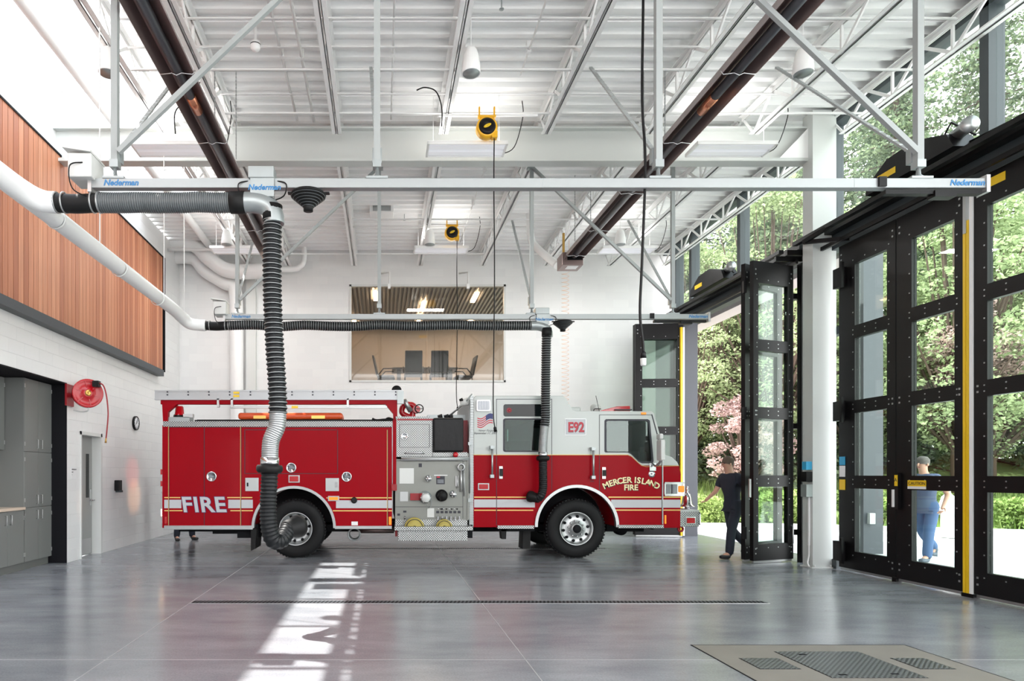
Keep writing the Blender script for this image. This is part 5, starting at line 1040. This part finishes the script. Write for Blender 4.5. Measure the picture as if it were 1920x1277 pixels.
# --- wheels
def wheel(px, py, y, front, side, nm='wheel'):
    c = Vector((X(px), y, Z(py))); ax = (0, -side, 0); r = .523
    t = MB().lathe(c, ax, [(-.28, .30), (-.29, .42), (-.26, .5), (-.22, r), (-.05, r), (.0, .505), (.025, .47), (.03, .40), (.02, .31), (-.02, .285)], 56)
    k = MB()
    for i in range(56):
        a = i*2*math.pi/56; v = Vector((math.cos(a), 0, math.sin(a))); u = Vector((-math.sin(a), 0, math.cos(a)))
        t.obox(c+v*(r-.02)-u*.012+Vector((0, side*.02, 0)), v*.026, u*.026, Vector((0, side*.2, 0)))
    o = t.build('tyre', 'tyre', FE)
    prof = [(.03, .295), (.035, .285), (-.02, .265), (-.05, .25), (-.02, .17), (-.02, .11), (.04, .10), (.06, .09), (.06, 0)] if front else [(.03, .295), (.035, .285), (-.05, .27), (-.13, .25), (-.15, .19), (-.11, .15), (-.05, .13), (-.03, .1), (.03, .085), (.04, 0)]
    w = MB().lathe(c, ax, prof, 40).build('rim', 'alu', o); h = MB(); l = MB(); n = 10; rb = .215 if front else .225
    for i in range(n):
        a = i*2*math.pi/n+.15; p = c+Vector((math.cos(a)*rb, side*(.028 if front else .13), math.sin(a)*rb)); h.lathe(p, ax, [(-.01, .026), (.012, .026), (.012, 0)], 10)
        p = c+Vector((math.cos(a+.3)*.135, side*(.02 if front else .08), math.sin(a+.3)*.135)); (MB().lathe(p, ax, [(-.01, .018), (.03, .016), (.05, .01), (.05, 0)], 8).build('lug_nut', 'chrome', o) if side > 0 and y < Y0+1 else None)
    h.build('hand_hole', 'blackm', o)
    if front: MB().lathe(c+Vector((0, -side*.06, 0)), ax, [(0, .075), (.02, .07), (.02, 0)], 20).build('hub_cap', 'blackm', w)
    return o
wheel(554, 992, Y0+.04, False, 1); wheel(554, 992, YE-.04, False, -1); wheel(1081, 991.5, Y0+.03, True, 1); wheel(1081, 991.5, YE-.03, True, -1)
MB().cyl((X(554), Y0+.3, Z(992)), (X(554), YE-.3, Z(992)), .12, 12).cyl((X(1081), Y0+.3, Z(996)), (X(1081), YE-.3, Z(996)), .09, 12).build('axles', 'blackm', FE)
MB().box(X(310), X(1240), Y0+.75, Y0+.9, Z(1004), Z(985)).box(X(310), X(1240), YE-.9, YE-.75, Z(1004), Z(985)).box(X(440), X(480), Y0+.2, YE-.2, Z(1011), Z(985)).box(X(390), X(470), Y0+.3, YE-.3, Z(1004), Z(985)).box(X(330), X(390), Y0+.4, YE-.4, Z(997), Z(985)).box(X(938), X(1005), Y0+.1, YE-.3, Z(997), Z(985)).box(X(1160), X(1225), Y0+.6, YE-.6, Z(1001), Z(985)).build('chassis', 'blackm', FE)
MB().lathe((X(1199), Y0+.9, Z(1000)), (0,-1,0), [(-.1, 0), (-.1, .12), (.05, .12), (.05, 0)], 16).build('steering_gear', 'blackm', FE)
for p in ([(469, 992), (480, 992), (477, 1030), (469, 1034)],): poly('mud_flap', 'rubber', p, .06, .6)
poly('mud_flap', 'rubber', [(990, 990), (1004, 990), (1003, 1034), (988, 1034)], .35, .7); poly('step_bracket', 'rubber', [(941, 991), (952, 991), (951, 1012), (943, 1012)], .1, .3); poly('mud_flap', 'rubber', [(1228, 990), (1231, 990), (1231, 994), (1228, 994)], .1, .5)
t = MB().tube([(X(740), Y0+.7, Z(1001)), (X(672), Y0+.7, Z(1001))], .055, 12).build('exhaust_pipe', 'brown', FE); MB().lathe((X(662), Y0+.62, Z(1007)), (0,-1,0), [(-.06, .10), (.16, .125), (.16, .1), (-.05, .085)], 24).build('tail_tip', 'galv', t)
# ================================================================= PEOPLE
def skinmesh(nodes, edges, root, level=2):
    names = list(nodes); me = bpy.data.meshes.new('s'); me.from_pydata([nodes[n][0] for n in names], [(names.index(a), names.index(b)) for a, b in edges], [])
    o = bpy.data.objects.new('s', me); COL.objects.link(o); md = o.modifiers.new('k', 'SKIN'); md.use_smooth_shade = True
    for i, n in enumerate(names):
        r = nodes[n][1]; d = me.skin_vertices[0].data[i]; d.radius = r if isinstance(r, tuple) else (r, r); d.use_root = (n == root)
    sb = o.modifiers.new('u', 'SUBSURF'); sb.levels = level; sb.render_levels = level
    bpy.context.view_layer.update(); m2 = bpy.data.meshes.new_from_object(o.evaluated_get(bpy.context.evaluated_depsgraph_get())); bpy.data.objects.remove(o); return m2
def put(me, name, m, parent):
    me.materials.clear(); me.materials.append(M[m]); o = bpy.data.objects.new(name, me); COL.objects.link(o); o.parent = parent; return o
def person(loc, rz, J, shirt, trousers, shoe, hair, label, sleeve='short'):
    # J: joints in metres, person faces -Y, x to the figure's left
    t = thing('person', (0, 0, 0), label, 'person'); V = Vector
    n = {}; e = []
    def add(k, p, r, prev=None):
        n[k] = (p, r)
        if prev: e.append((prev, k))
    add('pelvis', J['pelvis'], (.115, .085)); add('waist', V(J['pelvis']).lerp(V(J['chest']), .45), (.11, .08), 'pelvis'); add('chest', J['chest'], (.16, .115), 'waist'); add('neck', J['neck'], .055, 'chest')
    add('headb', V(J['neck']).lerp(V(J['head']), .5), (.062, .075), 'neck'); add('head', J['head'], (.078, .095), 'headb'); add('crown', V(J['head'])+V((0, .01, .07)), (.065, .08), 'head')
    for s in 'lr':
        add('sh'+s, J['sh'+s], .062, 'chest'); add('el'+s, J['el'+s], .042, 'sh'+s); add('wr'+s, J['wr'+s], .028, 'el'+s)
        d = (V(J['wr'+s])-V(J['el'+s])).normalized(); pal = V(J['wr'+s])+d*.06; add('pa'+s, pal, (.04, .02), 'wr'+s)
        add('hip'+s, J['hip'+s], .095, 'pelvis'); add('kn'+s, J['kn'+s], .06, 'hip'+s); add('an'+s, J['an'+s], .04, 'kn'+s); f = V(J.get('toe'+s)); add('ft'+s, f, (.045, .03), 'an'+s)
    body = put(skinmesh({k: (tuple(p), r) for k, (p, r) in n.items()}, e, 'pelvis'), 'body', 'skin', t)
    fm = MB()
    for s in 'lr':
        wr = V(J['wr'+s]); d = (wr-V(J['el'+s])).normalized(); side = V((1, 0, 0)) if abs(d.x) < .8 else V((0, 1, 0)); side = (side-d*side.dot(d)).normalized(); nn = d.cross(side)*(.02)
        base = wr+d*.085
        for q, L in zip((-1.5, -.5, .5, 1.5), (.065, .075, .07, .055)):
            b = base+side*q*.018; fm.tube([b, b+d*L*.45+nn*.3, b+d*L*.8+nn*.9, b+d*L+nn*1.4], [.0095, .009, .008, .006], 7)
        b = wr+d*.035+side*.03; fm.tube([b, b+side*.025+d*.03, b+side*.03+d*.06+nn*.5], [.011, .01, .007], 7)
    fm.build('fingers', 'skin', body)
    # face
    h = V(J['head']); fr = V(J.get('face', (0, -1, 0))); fr.normalize(); sd = fr.cross(V((0, 0, 1))).normalized()
    MB().tube([h+fr*.085+V((0, 0, .015)), h+fr*.112-V((0, 0, .022)), h+fr*.09-V((0, 0, .03))], [.009, .014, .009], 8).build('nose', 'skin', body)
    k = MB()
    for s in (-1, 1): k.ball(h+fr*.082+sd*s*.032+V((0, 0, .012)), .010, 8)
    k.build('eyes', 'ink', body); MB().tube([h+fr*.088-sd*.022-V((0, 0, .055)), h+fr*.094-V((0, 0, .055)), h+fr*.088+sd*.022-V((0, 0, .055))], .005, 6).build('mouth', 'redd', body)
    k = MB()
    for s in (-1, 1): k.ball(h+sd*s*.082+V((0, 0, -.01)), .018, 8, 1.6)
    k.build('ears', 'skin', body)
    k = MB().lathe(h-fr*.018+V((0, 0, .035)), V((0, 0, 1))-fr*.25, [(-.05, .088), (0, .098), (.05, .092), (.09, .06), (.105, 0)], 20); k.build('hair', hair, t)
    sn = {k2: n[k2] for k2 in ('pelvis', 'waist', 'chest')}; infl = lambda r, a: tuple(x+a for x in r) if isinstance(r, tuple) else r+a
    sn = {k2: (tuple(p), infl(r, .04 if k2 != 'chest' else .018)) for k2, (p, r) in sn.items()}; se = [('pelvis', 'waist'), ('waist', 'chest')]; sn['hem'] = (tuple(V(J['pelvis'])-V((0, 0, .09))), (.155, .12)); se.append(('pelvis', 'hem'))
    sn['nb'] = (tuple(V(J['chest']).lerp(V(J['neck']), .95)), .085); se.append(('chest', 'nb'))
    for s in 'lr':
        sn['sh'+s] = (tuple(J['sh'+s]), .082); m_ = V(J['sh'+s]).lerp(V(J['el'+s]), .75 if sleeve == 'short' else 1); sn['el'+s] = (tuple(m_), .062); se += [('chest', 'sh'+s), ('sh'+s, 'el'+s)]
        if sleeve == 'long': sn['wr'+s] = (tuple(J['wr'+s]), .043); se.append(('el'+s, 'wr'+s))
    put(skinmesh(sn, se, 'pelvis'), 'shirt', shirt, t)
    tn = {'pelvis': (tuple(V(J['pelvis'])+V((0, 0, .02))), (.155, .115)), 'top': (tuple(V(J['pelvis'])+V((0, 0, .13))), (.145, .11))}; te = [('pelvis', 'top')]
    for s in 'lr':
        tn['hip'+s] = (tuple(J['hip'+s]), .108); tn['kn'+s] = (tuple(J['kn'+s]), .08); tn['an'+s] = (tuple(V(J['kn'+s]).lerp(V(J['an'+s]), 1.12)), .072); te += [('pelvis', 'hip'+s), ('hip'+s, 'kn'+s), ('kn'+s, 'an'+s)]
    put(skinmesh(tn, te, 'pelvis'), 'trousers', trousers, t)
    for s in 'lr':
        a = V(J['an'+s]); f = V(J['toe'+s]); d = (f-a); d.z = 0; d.normalize(); lo = min(a.z, f.z)
        fn = {'a': (tuple(a+V((0, 0, .07))), .052), 'h': (tuple(a-d*.03+V((0, 0, f.z-a.z+.0))), (.05, .045)), 'f': (tuple(f-d*.05), (.052, .042)), 't': (tuple(f+d*.06), (.05, .035))}
        put(skinmesh(fn, [('a', 'h'), ('h', 'f'), ('f', 't')], 'h'), 'shoe', shoe, t)
    t.location = loc; t.rotation_euler.z = rz; return t
walk = dict(pelvis=(0, 0, .96), chest=(0, -.05, 1.33), neck=(0, -.07, 1.5), head=(0, -.12, 1.66), shl=(.19, -.04, 1.42), shr=(-.19, -.06, 1.42), ell=(.25, .10, 1.16), wrl=(.24, .06, .92), elr=(-.25, -.14, 1.17), wrr=(-.22, -.34, 1.04),
            hipl=(.09, 0, .9), hipr=(-.09, 0, .9), knl=(.10, -.12, .5), anl=(.10, -.16, .1), toel=(.11, -.3, .04), knr=(-.1, .06, .48), anr=(-.09, .36, .22), toer=(-.09, .31, .1))
person((6.2, 11.3, 0), R(-78), walk, 'navycloth', 'navycloth', 'boot', 'hair', 'person in dark clothes walking in through the open bay door, half behind the folded leaf')
w2_ = dict(walk); w2_.update(wrl=(.27, -.05, .95), ell=(.27, .08, 1.15))
person((9.32, 10.95, -.01), R(-70), w2_, 'blueshirt', 'jeans', 'shoe', 'greyhair', 'person in blue T-shirt and jeans walking outside behind the closed glass door')
st = dict(pelvis=(0, 0, .94), chest=(0, -.02, 1.32), neck=(0, -.02, 1.5), head=(0, -.05, 1.65), shl=(.2, 0, 1.42), shr=(-.2, 0, 1.42), ell=(.34, .08, 1.2), wrl=(.2, -.18, 1.1), elr=(-.3, .05, 1.18), wrr=(-.2, -.2, 1.1),
          hipl=(.1, 0, .88), hipr=(-.1, 0, .88), knl=(.16, -.02, .48), anl=(.19, 0, .09), toel=(.22, -.14, .035), knr=(-.14, -.02, .48), anr=(-.17, 0, .09), toer=(-.20, -.14, .035))
person((-4.42, 14.3, 0), R(40), st, 'navycloth', 'navycloth', 'boot', 'hair', 'person in dark trousers and shoes standing behind the rear of the engine')

# ================================================================= OUTSIDE
m = MB().box(7.75, 80, -30, 90, -.3, -.25); m.m = 0
struct(m.build('floor_outside', 'soil'))
m = MB().prism([(7.75, -10), (30, -10), (34, 8), (17, 15.2), (11, 17.6), (7.75, 18)], -.25, -.02, 'Z'); struct(m.build('floor_apron', 'apron'))['label'] = 'pale concrete apron outside the bay doors'
tag(MB().prism([(34, 8), (34.1, 8.3), (17.1, 15.45), (11.1, 17.85), (7.75, 18.25), (7.75, 18), (11, 17.6), (17, 15.2)], -.25, .1, 'Z').build('kerb', 'apron'), 'pale concrete kerb along the edge of the apron', 'kerb')
# planted bank
vs = []; fs = []; nx, ny = 40, 24
for i in range(nx+1):
    for j in range(ny+1):
        x = 7.8+i*1.5; base = 18.3 if x < 11 else 18.3-(x-11)*.42 if x < 34 else 8.6; y = base+j*1.5
        d = y-base; vs.append((x, y, -.05+min(d*.16, 2.2)+.12*math.sin(x*1.3)*math.sin(y*.9)*(min(d, 3)/3)))
for i in range(nx):
    for j in range(ny): a = i*(ny+1)+j; fs.append((a, a+ny+1, a+ny+2, a+1))
tag(MB().add(vs, fs).build('planted_bank', 'bank'), 'grassy bank rising beyond the apron to the trees', 'ground', kind='stuff')
def clump(mb, c, rx, rz, n, s, rg, droop=.3):
    for _ in range(n):
        a = rg.uniform(0, 6.283); u = rg.uniform(-1, 1); q = math.sqrt(1-u*u); rr_ = rg.uniform(.55, 1)**.6
        p = Vector((c[0]+rx*rr_*q*math.cos(a), c[1]+rx*rr_*q*math.sin(a), c[2]+rz*rr_*u))
        d = Vector((rg.gauss(0, 1), rg.gauss(0, 1), rg.gauss(0, .5)-droop)).normalized(); w = d.cross(Vector((rg.gauss(0, 1), rg.gauss(0, 1), rg.gauss(0, 1)))).normalized()
        L = s*rg.uniform(.6, 1.3); n0 = len(mb.v); mb.v += [tuple(p-w*L*.22), tuple(p+d*L*.5-w*L*.3), tuple(p+d*L), tuple(p+d*L*.45+w*L*.3)]; mb.f.append((n0, n0+1, n0+2, n0+3)); mb.mi.append(0); mb.sm.append(False)
def conifer(seed, H):
    rg = random.Random(seed); mb = MB(); br = MB(); n = 30
    for i in range(n):
        z = 1.5+(H-2)*i/n; Rr = (1-i/n)**.8*3.1+.25; k = 6 if i < n*.8 else 4; a0 = rg.uniform(0, 6)
        for b in range(k):
            a = a0+b*6.283/k+rg.uniform(-.3, .3); L = Rr*rg.uniform(.6, 1.1); br.tube([(0, 0, z), (L*math.cos(a), L*math.sin(a), z-L*.22)], [.05, .015], 4, cap=False)
            for q in (.35, .6, .85, 1.0): clump(mb, (L*q*math.cos(a), L*q*math.sin(a), z-L*q*.2-.12), .6*(1.3-q*.5), .3, 42, .17, rg, .5)
    return mb, br, H
def broad(seed, H, Rr, z0, nclump, leaves, s):
    rg = random.Random(seed); mb = MB(); br = MB()
    for i in range(nclump):
        a = rg.uniform(0, 6.283); u = rg.uniform(-1, 1); q = rg.uniform(.45, 1)*math.sqrt(1-u*u); c = (Rr*q*math.cos(a), Rr*q*math.sin(a), z0+(H-z0)*(.5+.5*u))
        clump(mb, c, Rr*.24, Rr*.14, leaves, s, rg, .1); br.tube([(0, 0, min(z0*.8, c[2]*.6)), (c[0]*.5, c[1]*.5, (c[2]+z0)*.5), c], [.07, .04, .015], 4, cap=False)
    return mb, br, H
def tree(name, spec, leafm, x, y, z, label, cat, grp, tr=.22):
    mb, br, H = spec; t = thing(name, (0, 0, 0), label, cat, grp); o = mb.build('foliage', leafm, t); o['kind'] = 'stuff'
    br.build('branches', 'bark', t); MB().tube([(0, 0, -.6), (.03, 0, H*.5), (0, 0, H*.96)], [tr, tr*.7, .03], 10).build('trunk', 'bark', t)
    t.location = (x, y, z); return t
C = [tree('conifer_tree', conifer(s, H), 'leafA', x, y, 0, lb, 'tree', 'trees beyond the apron') for s, H, x, y, lb in
     ((1, 20, 15.0, 24.5, 'tall dark conifer nearest the column gap'), (2, 24, 26.5, 23.5, 'tall conifer seen through the upper glass above the closed door'), (3, 17, 11.9, 27.5, 'conifer seen above the open bay door'))]
D = [tree('broadleaf_tree', broad(11, 11, 3.2, 3.0, 90, 260, .13), 'leafB', 13.3, 21.8, 0, 'bright green leafy tree seen above the person in the open doorway', 'tree', 'trees beyond the apron', .16),
     tree('broadleaf_tree', broad(12, 9, 2.9, 2.2, 80, 260, .13), 'leafB', 19.6, 20.6, .2, 'bright green leafy tree behind the hydrant', 'tree', 'trees beyond the apron', .15)]
def dupt(src, x, y, z, rz, s, lb):
    r = dup(src, (0, 0, 0), lb); r.location = (x, y, z); r.rotation_euler.z = rz; r.scale = (s, s, s*1.05); return r
spots = [(9.8, 30), (12.5, 33), (14.2, 30), (16.8, 27.5), (18.6, 30), (20.5, 25.5), (22.5, 29), (24, 25.5), (29.5, 27), (31, 22), (28, 20), (33.5, 18), (36, 24), (38, 17), (12, 38), (17, 37), (22, 35), (27, 33), (33, 30), (40, 28), (44, 20), (9, 36), (42, 36), (30, 42), (20, 44), (12, 46), (37, 42)]
NUM = 'first second third fourth fifth sixth seventh eighth ninth tenth eleventh twelfth thirteenth fourteenth fifteenth sixteenth seventeenth eighteenth nineteenth twentieth'.split()+['twenty-'+q for q in 'first second third fourth fifth sixth seventh'.split()]
spots.sort(key=lambda p: p[0]/p[1])
for i, (x, y) in enumerate(spots):
    dupt(C[i % 3], x, y, .6, i*1.7, .85+.3*((i*7) % 5)/5, 'conifer deep in the wood outside, %s from the left as seen from the hall' % NUM[i])
for i, (x, y) in enumerate([(11.4, 23.6), (16.6, 22.4), (22.8, 21.2), (25.4, 18.6), (29, 17.4), (17.4, 19.4), (32, 15.5), (10.6, 26)]):
    dupt(D[i % 2], x, y, .3, i*2.1, .8+.1*(i % 3), 'bright leafy understorey tree, %s from the left in the front row of the wood' % (ORD+['eighth'])[i])
tree('pink_maple', broad(21, 3.9, 1.35, 1.2, 40, 220, .09), 'leafP', 11.9, 21.0, 0, 'pinkish red leafed maple seen through the open bay door', 'tree', None, .06)
D3 = tree('pink_maple', broad(22, 6.4, 1.5, 4.2, 26, 160, .09), 'leafP', 17.2, 18.6, 0, 'small pinkish maple crown seen through the leftmost pane of the closed door', 'tree', None, .07)
t0 = None; rg = random.Random(9)
bush_spots = [(8.8, 19.4), (9.9, 19.0), (10.8, 18.9), (11.7, 18.6), (12.6, 18.6), (13.6, 18.0), (14.6, 17.8), (15.6, 17.2), (16.7, 16.6), (18.0, 16.0), (19.2, 15.8), (20.5, 15.0), (22, 14.5), (23.4, 13.9), (12.1, 20), (14, 19.6), (16, 18.6), (18.4, 17.6), (21, 16.6), (24, 15.6), (26, 13.4), (27.5, 14.6)]
for i, (x, y) in enumerate(bush_spots):
    s = rg.uniform(.75, 1.2); lb = 'low leafy shrub on the bank, %s from the left' % (['leftmost', 'second', 'third', 'fourth', 'fifth', 'sixth', 'seventh', 'eighth', 'ninth', 'tenth', 'eleventh', 'twelfth', 'thirteenth', 'fourteenth'][i] + ' in the front row' if i < 14 else ORD[i-14] + ' in the back row')
    if not t0:
        t0 = thing('shrub', (0, 0, 0), lb, 'shrub', 'shrubs on the bank'); mb = MB(); r2 = random.Random(5)
        for k in range(16): clump(mb, (r2.uniform(-.4, .4), r2.uniform(-.4, .4), r2.uniform(.2, .7)), .26, .2, 160, .1, r2, -.4)
        o = mb.build('foliage', 'leafG', t0); o['kind'] = 'stuff'; MB().tube([(0, 0, -.2), (.02, 0, .6)], [.03, .01], 5).build('stem', 'bark', t0); r = t0
    else: r = dup(t0, (0, 0, 0), lb)
    r.location = (x, y, .02+(.25 if i > 13 else 0)); r.rotation_euler.z = i; r.scale = (s, s, s)
mb = MB(); r2 = random.Random(6)
for _ in range(11000):
    x = r2.uniform(8, 36); base = 18.3 if x < 11 else 18.3-(x-11)*.42 if x < 34 else 8.6; d = r2.uniform(.2, 7); p = Vector((x, base+d, -.05+d*.16)); h = r2.uniform(.12, .38); a = r2.uniform(0, 6.28); w = Vector((math.cos(a), math.sin(a), 0))*.03; l = Vector((r2.uniform(-.1, .1), r2.uniform(-.1, .1), h))
    n0 = len(mb.v); mb.v += [tuple(p-w), tuple(p+w), tuple(p+l)]; mb.f.append((n0, n0+1, n0+2)); mb.mi.append(0); mb.sm.append(False)
tag(mb.build('bank_grass', 'leafG'), 'pale green grasses and ferns covering the bank', 'grass', kind='stuff')
p = at(1790, 1000, 15.6)
t = thing('fire_hydrant', (p.x, 15.6, 0), 'white fire hydrant at the edge of the apron behind the closed door', 'hydrant'); x, y = (1778-716)*15.0/1200, 15.0; ORG[t.name] = Vector((x, y, 0)); t.location = (x, y, 0)
MB().lathe((x, y, 0), (0,0,1), [(0, 0), (0, .2), (.05, .2), (.06, .14), (.7, .14), (.72, .19), (.78, .19), (.8, .16), (.95, .12), (1.02, .05), (1.1, .04), (1.1, 0)], 24).build('barrel', 'hydrant', t)
MB().lathe((x, y, .6), (0,-1,0), [(0, .1), (.22, .1), (.22, .13), (.28, .13), (.28, 0)], 16).build('outlet', 'hydrant', t); MB().lathe((x-.3, y, .62), (1,0,0), [(0, 0), (0, .09), (.06, .09), (.06, .07), (.6, .07), (.6, 0)], 16).build('side_outlets', 'hydrant', t)
